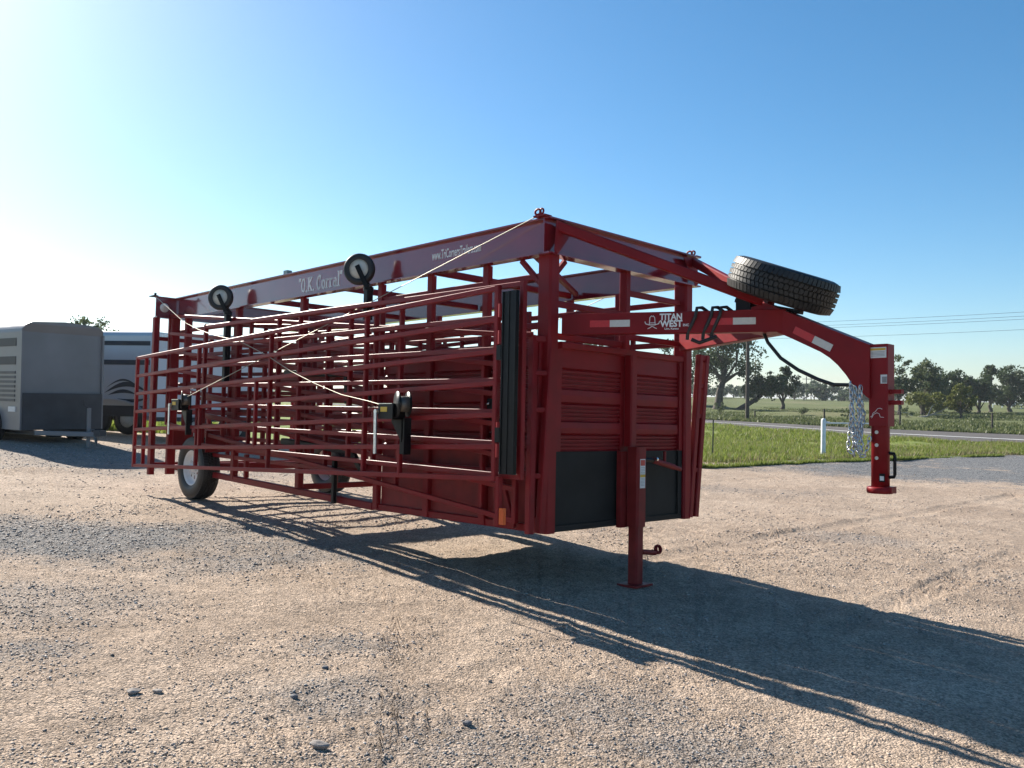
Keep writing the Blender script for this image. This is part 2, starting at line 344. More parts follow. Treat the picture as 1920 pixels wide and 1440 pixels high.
PATCH = [(lot_pt(120, 1010), 1.9, 1.1, .85), (lot_pt(330, 1000), 1.0, .8, .55), (lot_pt(60, 1120), .7, .6, .35), (lot_pt(1960, 868), 12, 9, 1.6), (lot_pt(1800, 884), 6, 4, 1.4), (lot_pt(1650, 886), 3.5, 1.6, .7), (lot_pt(1330, 1400), .55, .5, .5),
         (lot_pt(1150, 1320), .5, .4, .4), (lot_pt(650, 1195), .35, .3, .5), (lot_pt(620, 1290), .4, .3, .4), (lot_pt(60, 1210), .45, .35, .5), (lot_pt(1600, 1010), .7, .5, .35), (lot_pt(1350, 915), 2.2, .7, .3), (lot_pt(880, 1390), .5, .4, .35), (lot_pt(160, 855), 5, 2.5, .45)]
def greymask(x, y):
    m = np.zeros_like(x)
    for c, a, b, k in PATCH:
        dx, dy = x - c[0], y - c[1]; f = dx * FH[0] + dy * FH[1]; r = dx * RH[0] + dy * RH[1]
        q = np.sqrt((r / a) ** 2 + (f / b) ** 2) + (vnoise(x, y, 1.6, 12) - .5) * .9 + (vnoise(x, y, 6, 13) - .5) * .5
        m = np.maximum(m, k * np.clip(1.35 - q, 0, 1))
    return np.clip(m, 0, 1)
def terrain(x, y, small=True):
    a, r = polar(x, y); r0, z0 = prof(a, 0); zl = lotz(x, y)
    ze = CW[2] + z0
    w = np.clip((r / r0 - 0.55) / 0.45, 0, 1); w = w * w * (3 - 2 * w)
    z = zl * (1 - w) + ze * w                                          # lot plane eases into the surveyed edge
    rp, zp = r0, z0
    for j in range(1, 8):
        rj, zj = prof(a, j); k = np.clip((r - rp) / (rj - rp), 0, 1)
        z = np.where(r > rp, CW[2] + zp + (zj - zp) * k, z); rp, zp = rj, zj
    return z
def tz(x, y): return float(terrain(np.array([x]), np.array([y]))[0])
def spot(u, D):
    """ground position in the direction of column u at forward distance D"""
    lat = (u - 960) / FPX * D; p = CW[:2] + FH * D + RH * lat
    return np.array([p[0], p[1], tz(p[0], p[1])])

def strip(name, j0, j1, rows, az, m, disp=None, kind='structure', logr=False, attr=False, r_in=None, edge=0.0):
    A = az; n = len(A)
    lo = np.full(n, r_in) if j0 is None else prof(A, j0)[0]
    hi = prof(A, j1)[0]
    if edge and j0 is not None: lo = lo + edge * (vnoise(A * 3, A * 0, 1.0, 21) - .5)
    if edge and j0 is None: hi = hi + edge * (vnoise(A * 3, A * 0, 1.0, 21) - .5)
    t = np.linspace(0, 1, rows)[:, None]
    Rr = lo * (hi / lo) ** t if logr else lo + (hi - lo) * t
    th = np.radians(A)[None, :]
    X = CW[0] + Rr * (np.cos(th) * FH[0] + np.sin(th) * RH[0]); Y = CW[1] + Rr * (np.cos(th) * FH[1] + np.sin(th) * RH[1])
    Z = terrain(X.ravel(), Y.ravel()).reshape(X.shape)
    if disp: Z = Z + disp(X, Y, Rr)
    V = np.stack([X, Y, Z], -1).reshape(-1, 3)
    i = np.arange(rows - 1)[:, None] * n + np.arange(n - 1)[None, :]
    Fq = np.stack([i, i + 1, i + n + 1, i + n], -1).reshape(-1, 4)[:, ::-1]
    at = {'grey': greymask(X, Y).ravel()} if attr else None
    return npmesh(name, V, Fq, m, kind, smooth=True, attrs=at)
AZV = np.concatenate([np.arange(-180, -36, 4.0), np.arange(-36, 36, 0.14), np.arange(36, 180.1, 4.0)]); AZV[-1] = 180
AZC = np.concatenate([np.arange(-180, -36, 4.0), np.arange(-36, 36, 0.5), np.arange(36, 180.1, 4.0)]); AZC[-1] = 180
fadeE = lambda X, Y, R: micro(X, Y, R) * np.clip((prof(polar(X, Y)[0], 0)[0] - R) / 1.5, 0, 1)
strip('gravel_lot', None, 0, 460, AZV, LOTM, fadeE, logr=True, attr=True, r_in=0.25, edge=2.2)
bumpy = lambda X, Y, R: ((vnoise(X, Y, .5, 30) - .5) * .22 + (vnoise(X, Y, 1.7, 31) - .5) * .12) * np.clip((prof(polar(X, Y)[0], 2)[0] - R) / 4, 0, 1) * np.clip((R - prof(polar(X, Y)[0], 0)[0]) / 1.5, 0, 1)
strip('grass_verge', 0, 2, 50, AZC, VERGEM, bumpy, edge=2.2)
strip('road', 2, 3, 5, AZC, ROADM)
fb = lambda X, Y, R: ((vnoise(X, Y, .06, 40) - .5) * 1.0 + (vnoise(X, Y, .3, 41) - .5) * .35) * np.clip((R - prof(polar(X, Y)[0], 3)[0]) / 25, 0, 1) * np.clip(R / 90, 0.3, 1)
strip('pasture', 3, 6, 110, AZC, FIELDM, fb)
strip('far_pasture', 6, 7, 12, AZC, FIELDM, lambda X, Y, R: fb(X, Y, R) * np.clip((prof(polar(X, Y)[0], 6)[0] * 1.6 - R) / 200, 0, 1))
# painted line on the road, 4 mm above it
_a = np.arange(-12, 57, 0.5); _r2, _ = prof(_a, 2); _r3, _ = prof(_a, 3); V = []
for k in (0.47, 0.505):
    rr = _r2 + (_r3 - _r2) * k; th = np.radians(_a)
    X = CW[0] + rr * (np.cos(th) * FH[0] + np.sin(th) * RH[0]); Y = CW[1] + rr * (np.cos(th) * FH[1] + np.sin(th) * RH[1])
    V.append(np.stack([X, Y, terrain(X, Y) + 0.012], -1))
n = len(_a); V = np.concatenate(V); i = np.arange(n - 1); npmesh('road_line', V, np.stack([i + n, i + n + 1, i + 1, i], -1), ROADL, 'structure')

# thin dry-summer air: one closed box round everything
hz = MB(); hz.box((-3600, -3600, -9), (3600, 3600, 26))
hm = bpy.data.materials.new('air'); hm.use_nodes = True; hn = hm.node_tree; hn.nodes.clear()
hv = hn.nodes.new('ShaderNodeVolumePrincipled'); hv.inputs['Color'].default_value = (0.86, 0.93, 1.0, 1); hv.inputs['Density'].default_value = 0.00024; hv.inputs['Anisotropy'].default_value = 0.3
ho = hn.nodes.new('ShaderNodeOutputMaterial'); hn.links.new(hv.outputs[0], ho.inputs['Volume'])
hb = hz.build('haze', hm); hb['kind'] = 'stuff'

# ------------------------------------------------------------------ loose gravel and grass (stuff)
def icos(nv=0):
    t = (1 + 5 ** .5) / 2
    v = np.array([(-1, t, 0), (1, t, 0), (-1, -t, 0), (1, -t, 0), (0, -1, t), (0, 1, t), (0, -1, -t), (0, 1, -t), (t, 0, -1), (t, 0, 1), (-t, 0, -1), (-t, 0, 1)], float)
    v /= np.linalg.norm(v[0])
    f = np.array([(0, 11, 5), (0, 5, 1), (0, 1, 7), (0, 7, 10), (0, 10, 11), (1, 5, 9), (5, 11, 4), (11, 10, 2), (10, 7, 6), (7, 1, 8), (3, 9, 4), (3, 4, 2), (3, 2, 6), (3, 6, 8), (3, 8, 9), (4, 9, 5), (2, 4, 11), (6, 2, 10), (8, 6, 7), (9, 8, 1)])
    return v, f
def stones(N, name, rmin, rmax, smin, smax, m, azr=34, maskpow=None):
    a = rng.uniform(-azr, azr, N); r = np.sqrt(rng.uniform(rmin ** 1.3, rmax ** 1.3, N)) if False else rmin * (rmax / rmin) ** rng.random(N)
    th = np.radians(a)
    X = CW[0] + r * (np.cos(th) * FH[0] + np.sin(th) * RH[0]); Y = CW[1] + r * (np.cos(th) * FH[1] + np.sin(th) * RH[1])
    den = vnoise(X, Y, 1.1, 50) * .6 + vnoise(X, Y, 4, 51) * .6
    gm = greymask(X, Y)
    keep = (rng.random(N) < np.clip((den - .48) * 2.6, 0.05, 1) + gm) if maskpow is None else (rng.random(N) < gm * 1.2)
    X, Y, r = X[keep], Y[keep], r[keep]; N = len(X)
    s = smin * (smax / smin) ** (rng.random(N) ** 2.6) * np.clip(.6 + r / 9, 0.9, 1.6)
    Z = terrain(X, Y) + micro(X, Y, r)
    v, f = icos(); rv = v[None] * (1 + rng.uniform(-.32, .32, (N, 12, 1)))
    sc = np.stack([s * rng.uniform(.7, 1.4, N), s * rng.uniform(.6, 1.1, N), s * rng.uniform(.35, .75, N)], -1)
    rv = rv * sc[:, None]; an = rng.uniform(0, 6.28, N); c, sn = np.cos(an)[:, None], np.sin(an)[:, None]
    P = np.stack([rv[..., 0] * c - rv[..., 1] * sn + X[:, None], rv[..., 0] * sn + rv[..., 1] * c + Y[:, None], rv[..., 2] + (Z + sc[:, 2] * .35)[:, None]], -1)
    F = (f[None] + (np.arange(N) * 12)[:, None, None]).reshape(-1, 3)
    return npmesh(name, P.reshape(-1, 3), F, m, 'stuff')
def stone_mat(name, cs):
    m = bpy.data.materials.new(name); m.use_nodes = True; nt = m.node_tree; p = nt.nodes['Principled BSDF']
    p.inputs['Roughness'].default_value = .7; p.inputs['Specular IOR Level'].default_value = 0.4
    ge = nt.nodes.new('ShaderNodeNewGeometry'); r = nt.nodes.new('ShaderNodeValToRGB'); e = r.color_ramp.elements
    while len(e) < len(cs): e.new(.5)
    for i, c in enumerate(cs): e[i].position = i / (len(cs) - 1); e[i].color = (*c, 1)
    nt.links.new(ge.outputs['Random Per Island'], r.inputs['Fac']); nt.links.new(r.outputs[0], p.inputs['Base Color']); return m
TANST = stone_mat('tan_grit', [(0.24, .18, .138), (0.37, .282, .212), (0.44, .348, .272), (0.30, .232, .19), (0.46, .40, .355), (0.26, .225, .205)])
GRYST = stone_mat('grey_grit', [(0.085, .088, .095), (0.17, .172, .176), (0.25, .25, .25), (0.13, .132, .138), (0.34, .335, .33)])
stones(120000, 'gravel', 3.0, 11, 0.0020, 0.0085, TANST)
stones(85000, 'grey_gravel', 3.0, 14, 0.0025, 0.009, GRYST, maskpow=1)
stones(40000, 'gravel', 9, 26, 0.003, 0.011, TANST)
stones(60000, 'grey_gravel', 12, 42, 0.005, 0.012, GRYST, maskpow=1)

def blades(name, N, a0, a1, j0, j1, h0, h1, m, power=1.0, w=0.035, near=0.0):
    a = rng.uniform(a0, a1, N); lo = prof(a, j0)[0] + near; hi = prof(a, j1)[0]; r = lo + (hi - lo) * rng.random(N) ** power
    th = np.radians(a)
    X = CW[0] + r * (np.cos(th) * FH[0] + np.sin(th) * RH[0]); Y = CW[1] + r * (np.cos(th) * FH[1] + np.sin(th) * RH[1])
    cl = vnoise(X, Y, .45, 60) * .7 + vnoise(X, Y, 1.8, 61) * .5
    keep = rng.random(N) < np.clip(cl * 1.5 - .2, .12, 1); X, Y, r, cl = X[keep], Y[keep], r[keep], cl[keep]; N = len(X)
    Z = terrain(X, Y); h = (h0 + (h1 - h0) * rng.random(N) ** 1.6) * (.5 + cl); k = w * np.maximum(1, r / 30)
    an = rng.uniform(0, 6.28, N); lx, ly = rng.normal(0, .35, N) * h, rng.normal(0, .35, N) * h
    B = np.stack([X, Y, Z - .03], -1); d = np.stack([np.cos(an) * k, np.sin(an) * k, 0 * k], -1)
    T = B + np.stack([lx, ly, h + .03], -1)
    P = np.stack([B - d, B + d, T], 1).reshape(-1, 3)
    return npmesh(name, P, np.arange(3 * N).reshape(-1, 3), m, 'stuff')
blades('verge_grass', 170000, 10, 34, 0, 2, .04, .20, GRASS, 1.2, w=.022)
blades('lot_edge_grass', 26000, 10, 30, 0, 1, .03, .12, GRASS, 6.0, w=.018, near=-1.8)
blades('verge_grass_behind_trailers', 9000, -34, -19, 0, 1, .10, .40, GRASS, 2.5)
DRY = leaf_mat('dry_grass_blade', (0.20, 0.165, 0.075), (0.36, 0.30, 0.16), 0.3)
blades('dry_grass', 16000, 9, 34, 0, 2, .06, .30, DRY, 1.5, w=.014, near=-.8)
blades('pasture_grass', 110000, 8, 34, 3, 5, .06, .26, WEED, 1.3, w=.04)

# ------------------------------------------------------------------ the stock trailer
T = empty('corral_trailer', m4=M4)
tag(T, 'long dark red portable corral trailer with gooseneck hitch, folded gate panels and spare tyre', 'trailer')
def ray(u, v): return FT + RT * (u - 960) / FPX + UT * (720 - v) / FPX
def ny(u, v, y): d = ray(u, v); return CT + d * (y - CT[1]) / d[1]
def nx(u, v, x): d = ray(u, v); return CT + d * (x - CT[0]) / d[0]
YB = 0.985; XB = 0.03; XR = -6.7; ZT = 2.593; ZB = 2.314
def ibeam(name, p0, p1, z0, z1, fl, m, web=.012, inward=None):
    """web plate with top and bottom flanges along p0->p1 (plan points)"""
    b = MB(); p0 = np.array(p0, float); p1 = np.array(p1, float); d = (p1 - p0) / np.linalg.norm(p1 - p0); s = np.array([-d[1], d[0]])
    def bx(a, c, za, zb):
        q = [p0 + s * a, p1 + s * a, p1 + s * c, p0 + s * c]
        b.add([(*k, za) for k in q] + [(*k, zb) for k in q], [(3, 2, 1, 0), (4, 5, 6, 7), (0, 1, 5, 4), (1, 2, 6, 5), (2, 3, 7, 6), (3, 0, 4, 7)])
    bx(-web / 2, web / 2, z0 + .012, z1 - .012); bx(-fl / 2, fl / 2, z1 - .012, z1); bx(-fl / 2, fl / 2, z0, z0 + .012)
    return b.build(name, m, T)
ibeam('top_beam', (XR + .06, -YB), (XB - .007, -YB), ZB, ZT - .001, .10, REDWEB)
ibeam('top_beam', (XR + .06, YB), (XB - .007, YB), ZB, ZT - .001, .10, REDWEB)
ibeam('front_beam', (XB, -YB - .05), (XB, YB + .05), ZB - .001, ZT + .002, .12, REDWEB)
ibeam('rear_beam', (XR, -1.27), (XR, 1.27), ZB, ZT - .004, .10, REDWEB)
for x in (-1.45, -2.9, -4.4): bar('roof_brace', (x, -YB + .05, ZB + .05), (x, YB - .05, ZB + .05), .06, .06, RED, T)
bar('roof_brace', (-.2, -YB + .06, ZB + .06), (-1.35, YB - .06, ZB + .06), .05, .05, RED, T)
# posts
def post(x, y, z0, z1, w=.10, d=.10, m=RED): return bar('post', (x, y, z0), (x, y, z1), w, d, m, T, up=(1, 0, 0))
for s in (-1, 1):
    post(-.02, s * .915, .18, ZB, .115, .14)
    for x in (-.70, -1.43, -2.18): post(x, s * .93, .18, ZB, .055, .075)
    post(-5.05, s * .93, .30, ZB, .07, .08); post(-3.58, s * .93, .29, ZB, .07, .08); post(-6.45, s * .93, .30, ZB, .08, .08)
    post(XR - .02, s * 1.245, .27, ZB, .075, .075)
    post(XR + .02, s * 1.01, .27, ZB, .11, .075)
    bar('side_rail', (-2.22, s * .93, .205), (XR, s * .93, .36), .06, .07, RED, T)
    bar('side_rail', (-2.22, s * .92, .57), (XR, s * .92, .68), .05, .05, RED, T)
    for z in (1.78, 2.165): bar('side_rail', (-.09, s * .92, z), (-2.2, s * .92, z), .04, .05, RED, T)
    for z in (1.05, 1.42, 1.79, 2.13): bar('side_rail', (-2.22, s * .92, z), (XR, s * .92, z + .03), .04, .045, RED, T)
    for x in (-4.75, -2.9): bar('strut', (x, s * .93, .33), (x, s * .93, .60), .05, .05, RED, T, up=(1, 0, 0))
# rear gate across the back
for k in range(8): bar('rear_rail', (XR - .05, -1.2, .40 + .235 * k), (XR - .05, 1.2, .40 + .235 * k), .045, .05, RED, T)
for y in (-.45, .45): bar('rear_rail', (XR - .09, y, .36), (XR - .09, y, 2.1), .05, .05, RED, T, up=(1, 0, 0))
bar('cross_member', (-3.6, -.9, .30), (-3.6, .9, .30), .06, .06, RED, T)
bar('cross_member', (-5.93, -.86, .40), (-5.93, .86, .40), .09, .09, RED, T)
# mid post and cross rails over the front wall
bar('post', (-.01, .03, 1.62), (-.01, .03, ZB), .07, .075, RED, T, up=(1, 0, 0))
bar('post', (-.78, .93, 1.62), (-.78, .93, ZB), .07, .07, RED, T, up=(1, 0, 0))
for (y0, y1, z) in ((-.84, -.01, 1.955), (.07, .84, 2.15), (.07, .84, 1.772), (-.84, -.01, 1.70)):
    bar('cross_rail', (-.02, y0, z), (-.02, y1, z), .035, .05, RED, T)
bar('gusset', (-.05, -.93, 2.07), (-.30, -.93, ZB - .005), .04, .04, RED, T)
bar('gusset', (-.05, -.93, 2.07 + .0), (-.05, -.70, ZB - .005), .04, .04, RED, T)

def corr_sheet(o, ex, nz, width, zs, parent, m, t=.006):
    """sheet in the plane o + ex*a + z, outward nz, following the profile zs [(z, offset)]"""
    o, ex, nz = (np.array(k, float) for k in (o, ex, nz)); b = MB(); vs = []
    for z, d in zs:
        for a in (0, width): vs.append(o + ex * a + nz * d + np.array([0, 0, z]))
    for z, d in zs:
        for a in (0, width): vs.append(o + ex * a + nz * (d - t) + np.array([0, 0, z]))
    n = len(zs); fs = []
    for i in range(n - 1):
        fs.append((2 * i, 2 * i + 1, 2 * i + 3, 2 * i + 2)); j = 2 * n
        fs.append((j + 2 * i + 2, j + 2 * i + 3, j + 2 * i + 1, j + 2 * i))
    b.add(vs, fs); return b.build('corrugated_sheet', m, parent)
def ribs(z0, z1, k, dp=.016):
    out = []
    for i in range(k):
        a = z0 + (z1 - z0) * i / k; w = (z1 - z0) / k
        out += [(a + .10 * w, -dp), (a + .38 * w, -dp), (a + .50 * w, 0.002), (a + .88 * w, 0.002)]
    return out
PROF = [(.80, 0)] + ribs(.81, .925, 4) + [(.93, -.014), (.945, .012), (.985, .016), (1.03, .012), (1.04, -.012)] + ribs(1.045, 1.17, 4) + \
       [(1.18, -.014), (1.19, .012), (1.24, .016), (1.285, .012), (1.295, -.012)] + ribs(1.30, 1.44, 4) + [(1.45, -.012), (1.46, .010), (1.61, .006)]
# front wall
fw = MB(); fw.box((-.03, -.875, .185), (.0, .90, .80)); fw.box((0.001, -.875, .186), (.022, .899, .232)); fw.box((0.001, .80, .234), (.020, .898, .798)); fw.build('kick_panel', LINER, T)
corr_sheet((-.005, -.79, 0), (0, 1, 0), (1, 0, 0), .76, PROF, T, RED)
corr_sheet((-.005, .105, 0), (0, 1, 0), (1, 0, 0), .70, PROF, T, RED)
b = MB(); b.box((-.03, -.875, .803), (.022, -.792, 1.60)); b.build('wall_stile', RED, T)
b = MB(); b.box((-.03, -.028, .803), (.004, .104, 1.60)); b.build('wall_stile', RED, T)
b = MB(); b.box((-.03, .807, .803), (.022, .90, 1.60)); b.build('wall_stile', RED, T)
bar('wall_top_rail', (.0, -.80, 1.632), (.0, .925, 1.632), .06, .055, RED, T)
bar('wall_post', (.045, .052, .84), (.045, .052, 1.605), .085, .085, RED, T, up=(1, 0, 0))
b = MB()
for k in range(5): b.rod([(.012, -.90, .25 + .1 * k), (.012, -.90, .34 + .1 * k)], .014, 8)
b.build('hinge', RED, T)
# side walls of the front pen, floor
for s in (-1, 1):
    xs = (-.06, -.735, -1.47); 
    for x0 in xs:
        corr_sheet((x0 if s > 0 else x0 - .66, s * .90, 0), (-1, 0, 0) if s > 0 else (1, 0, 0), (0, s, 0), .66, PROF, T, RED)
        b = MB(); b.box((x0 - .66, s * .90 - .012, .19), (x0, s * .90 + .012, .797)); b.build('side_plate', PRIMER if s < 0 else RED, T)
    bar('wall_top_rail', (-.07, s * .905, 1.632), (-2.16, s * .905, 1.632), .05, .05, RED, T)
    bar('bottom_rail', (0, s * .915, .205), (-2.2, s * .915, .205), .05, .06, RED, T)
    for z in (.63, .865): bar('wall_rail', (-.06, s * .955, z), (-2.1, s * .955, z), .03, .045, RED, T)
b = MB(); b.box((-2.2, -.88, .20), (-.04, .88, .235)); b.build('floor_plate', LINER, T)
bar('floor_beam', (-.25, -.75, .165), (-.25, .20, .165), .08, .05, BLACKP, T)
bar('strut', (-.46, -.97, .63), (-.28, -.985, .20), .03, .04, RED, T)
bar('strut', (-.52, -.97, .63), (-.50, -.975, .20), .03, .04, RED, T)

# gate panels: frame with rails and posts as sub-parts
def gate(p0, p1, h, n, posts, s=1, rw=.032, rh=.042, shorts=()):
    """panel from p0 (rear, top) to p1 (front, top), height h; s mirrors to the far side"""
    p0 = np.array(p0, float) * (1, s, 1); p1 = np.array(p1, float) * (1, s, 1); dn = np.array([0, 0, -h])
    lerp = lambda t: p0 + (p1 - p0) * t
    fr = MB()
    for q in (p0, p1): fr.tube(q + (0, 0, .02), q + dn - (0, 0, .02), .042, .046, up=(1, 0, 0))
    fr.tube(p0, p1, rw, rh); fr.tube(p0 + dn, p1 + dn, rw, rh)
    f = fr.build('gate_panel', RED, T)
    for k in range(1, n - 1): bar('rail', p0 + dn * k / (n - 1), p1 + dn * k / (n - 1), rw, rh, RED, f)
    off = np.array([0, 0.030 * s, 0])
    for t in posts: bar('upright', lerp(t) + off, lerp(t) + dn + off, .045, .034, RED, f, up=(1, 0, 0))
    for t, k0, k1 in shorts: bar('upright', lerp(t) + dn * k0 / (n - 1), lerp(t) + dn * k1 / (n - 1), .04, .036, RED, f, up=(1, 0, 0))
    return f
A0, A1 = (-7.16, -1.295, 1.794), (-.15, -1.33, 2.025)
def tfrac(u, p0, p1):                                   # fraction along a panel seen at column u
    lo, hi = 0.0, 1.0; p0 = np.array(p0); p1 = np.array(p1)
    for _ in range(40):
        m_ = (lo + hi) / 2; d = p0 + (p1 - p0) * m_ - CT; uu = 960 + FPX * (d @ RT) / (d @ FT)
        lo, hi = (m_, hi) if uu < u else (lo, m_)
    return lo
GA = gate(A0, A1, 1.425, 7, [tfrac(u, A0, A1) for u in (271, 287, 370, 505, 684)], shorts=[(tfrac(484, A0, A1), 2, 5), (tfrac(757, A0, A1), 5, 6), (tfrac(380, A0, A1), 3, 5)])
B0, B1 = (-5.46, -1.15, 2.115), (.06, -1.27, 2.045)
GB = gate(B0, B1, 1.425, 7, [tfrac(u, B0, B1) for u in (520, 560, 655, 702, 750)])
C0, C1 = (-6.72, -1.06, 2.360), (-.18, -1.08, 1.695)
GC = gate(C0, C1, 1.425, 7, [tfrac(u, C0, C1) for u in (420, 468, 612, 745, 905)])
for (p0, p1, ps) in ((A0, A1, (.02, .35, .6, .8)), (B0, B1, (.2, .42, .7)), (C0, C1, (.3, .55, .8))):
    q0, q1 = np.array(p0) - (.1, 0, 0), np.array(p1) * (1, 0, 1) + (-.75 - max(0, p1[0]), -1.12, -.12)
    gate(q0 * (1, .85, 1), q1, 1.354, 7, ps, s=-1)
D0, D1 = (-5.6, -.72, 2.02), (-2.45, -.60, 1.95)
gate((-6.1, -.93, 1.72), (-2.35, -.97, 1.66), 1.15, 6, (.22, .45, .70), s=1); gate((-6.2, -.80, 2.22), (-1.95, -.84, 1.90), 1.42, 7, (.18, .36, .62, .85), s=1); gate((-6.4, -.74, 2.08), (-1.9, -.80, 2.20), 1.42, 7, (.28, .5, .77), s=-1); gate(D0, D1, 1.36, 7, (.33, .66), s=1); gate(D0, D1, 1.36, 7, (.33, .66), s=-1)
# hinge channel and hinges at the front of the outer panels
for s in (-1,):
    yc = -1.36; ch = MB(); ch.box((-.055, yc - .010, .64), (.090, yc + .010, 1.985)); ch.box((-.055, yc - .018, .641), (-.044, yc + .018, 1.984)); ch.box((.012, yc - .015, .642), (.019, yc + .015, 1.983)); ch.box((.079, yc - .018, .641), (.090, yc + .018, 1.984))
    hc = ch.build('hinge_channel', BLACKP, T)
    for z in (1.90, 1.70, 1.02, .86):
        MB().rod([(-.085, yc + .01, z), (-.085, yc + .01, z - .10)], .026, 10).build('hinge_barrel', RED, hc)
    for z in (1.59, .98): b = MB(); b.box((-.105, yc - .02, z - .11), (-.058, yc + .02, z)); b.build('hinge_block', BLACKP, hc)
    b = MB(); b.box((-.065, -1.358, .27), (-.02, -1.33, .39)); b.build('reflector', ORANGE, T)
    bar('upright', (-.10, -1.33, .62), (-.10, -1.33, .26), .045, .04, RED, GA, up=(1, 0, 0))
# leaning end frames beside the front pen
def endframe(y0t, y0b, dy, x, bx=.09):
    e = MB()
    for k in (0, 1): e.tube((x - bx * k, y0t + dy * k, 1.69), (x - bx * .2 * k, y0b + dy * k * .9, .19), .06, .055, up=(1, 0, 0))
    e.tube((x - .01, y0t, 1.665), (x - bx, y0t + dy, 1.665), .045, .05)
    o = e.build('end_frame', RED, T)
    for z in (1.40, 1.12, .62):
        t = (1.69 - z) / 1.5; bar('rung', (x, y0t + (y0b - y0t) * t, z), (x - bx * .8, y0t + dy + (y0b - y0t) * t, z), .035, .04, RED, o)
endframe(-.925, -1.02, -.105, .03)
endframe(1.12, .965, .105, .03, 0.0)
bar('rail', (-.02, -1.09, 1.69), (-.30, -1.12, 1.70), .04, .04, RED, GC); bar('upright', (-.03, -.985, 1.68), (-.08, -.985, .30), .04, .04, RED, GC, up=(1, 0, 0))

# wheels
def wheel(y, s, spare=False, c=None, ax=None, parent=None, name='wheel', R=.39, W=.235):
    c = np.array((-5.93, y, R) if c is None else c, float); ax = np.array((0, s, 0) if ax is None else ax, float); ax /= np.linalg.norm(ax)
    h = W / 2
    rim = MB()
    rim.lathe([(h * .80, .222), (h * .86, .212), (h * .62, .196), (h * .34, .185), (h * .30, .165), (h * .44, .140), (h * .44, .095), (h * .52, .080), (h * .52, .055), (h * .70, .050), (h * .70, .0)], c, ax, 48,
              skip=lambda i, j: i == 5 and (j % 6) in (0, 1))
    rim.lathe([(-h * .8, .222), (-h * .4, .19), (h * .3, .19)], c, ax, 32)
    for k in range(8):
        e1 = np.cross(ax, [0, 0, 1.0]) if abs(ax[2]) < .9 else np.cross(ax, [1.0, 0, 0]); e1 /= np.linalg.norm(e1); e2 = np.cross(ax, e1); t = k * math.pi / 4 + .4
        q = c + (e1 * math.cos(t) + e2 * math.sin(t)) * .078; rim.rod([q + ax * h * .42, q + ax * (h * .42 + .03)], .011, 6)
    w = rim.build(name, WHITEP, parent or T)
    ty = MB()
    pr = [(h * .80, .215), (h * .92, .232), (h * 1.02, .275), (h * 1.0, .325), (h * .92, .362), (h * .80, .378), (h * .62, .384)]
    gro = []
    for k in (.44, .16, -.16, -.44): gro += [(h * (k + .055), .386), (h * (k + .045), .374), (h * (k - .045), .374), (h * (k - .055), .386)]
    ty.lathe(pr + gro + [(-a, r) for a, r in reversed(pr)], c, ax, 56)
    # tread blocks
    e1 = np.cross(ax, [0, 0, 1.0]) if abs(ax[2]) < .9 else np.cross(ax, [1.0, 0, 0]); e1 /= np.linalg.norm(e1); e2 = np.cross(ax, e1)
    for q, (a0, a1) in enumerate(((.50, .88), (.20, .40), (-.13, .13), (-.40, -.20), (-.88, -.50))):
        n = 70
        for k in range(n):
            t0 = 2 * math.pi * (k + .5 * (q % 2)) / n; t1 = t0 + 2 * math.pi / n * .78; vs = []; sk = .02 * (1 if q < 2 else -1 if q > 2 else 0)
            for (tt, aa) in ((t0, a0), (t1, a0), (t1 + sk, a1), (t0 + sk, a1)):
                rad = .384 if abs(aa) < .6 else .370
                for dr in (-.006, .010): vs.append(c + ax * h * aa + (rad + dr) * (e1 * math.cos(tt) + e2 * math.sin(tt)))
            ty.add(vs, [(1, 3, 5, 7), (0, 1, 3, 2)[::1], (2, 3, 5, 4), (4, 5, 7, 6), (6, 7, 1, 0)])
    ty.build('tyre', RUBBER, w)
    return w
wheel(-.965, -1); wheel(.965, 1)
for s in (-1, 1):
    b = MB(); b.box((-6.40, s * .97 - .13, .845), (-5.46, s * .97 + .13, .865)); b.box((-6.41, s * .97 - .13, .60), (-6.395, s * .97 + .13, .86)); b.box((-5.475, s * .97 - .13, .60), (-5.46, s * .97 + .13, .86)); b.build('fender', RED, T)

# jack
jk = MB().tube((.13, .035, .18), (.13, .035, .84), .125, .125, up=(1, 0, 0)); jk.box((.02, -.09, .17), (.066, .16, .80))
jack = jk.build('jack_post', PRIMER, T)
bar('jack_leg', (.13, .035, -.29), (.13, .035, .30), .098, .098, PRIMER, jack, up=(1, 0, 0))
b = MB(); b.box((.035, -.085, -.306), (.225, .150, -.288)); b.build('foot_plate', PRIMER, jack)
b = MB(); b.rod([(.16, .08, -.03), (.16, .27, -.055)], .022, 8); b.lathe([(0.02 * math.sin(t), .033 + .010 * math.cos(t)) for t in np.linspace(0, 6.28, 9)], (.16, .31, -.03), (1, 0, .2), 16); b.build('jack_pin', PRIMER, jack)
b = MB(); b.rod([(.14, .09, .73), (.14, .25, .725)], .022, 10); b.build('crank_gear', BLACKP, jack)
b = MB(); b.rod([(.14, .25, .725), (.14, .56, .66)], .026, 10); b.rod([(.14, .42, .70), (.14, .42, .80)], .013, 8); b.rod([(.14, .53, .665), (.14, .66, .64)], .020, 8); b.build('crank_handle', PRIMER, jack)
MB().rod([(.165, .255, .735), (.165, .275, .735)], .018, 10).build('bolt', STEEL, jack)
lb = MB(); lb.box((.1935, .0, .50), (.1945, .07, .74)); L0 = lb.build('warning_label', LABELW, jack)
b = MB(); b.box((.195, .006, .685), (.196, .064, .732)); b.build('label_print', LABELR, L0)
b = MB(); b.box((.195, .002, .590), (.196, .068, .612)); b.build('label_print', LABELY, L0)
b = MB()
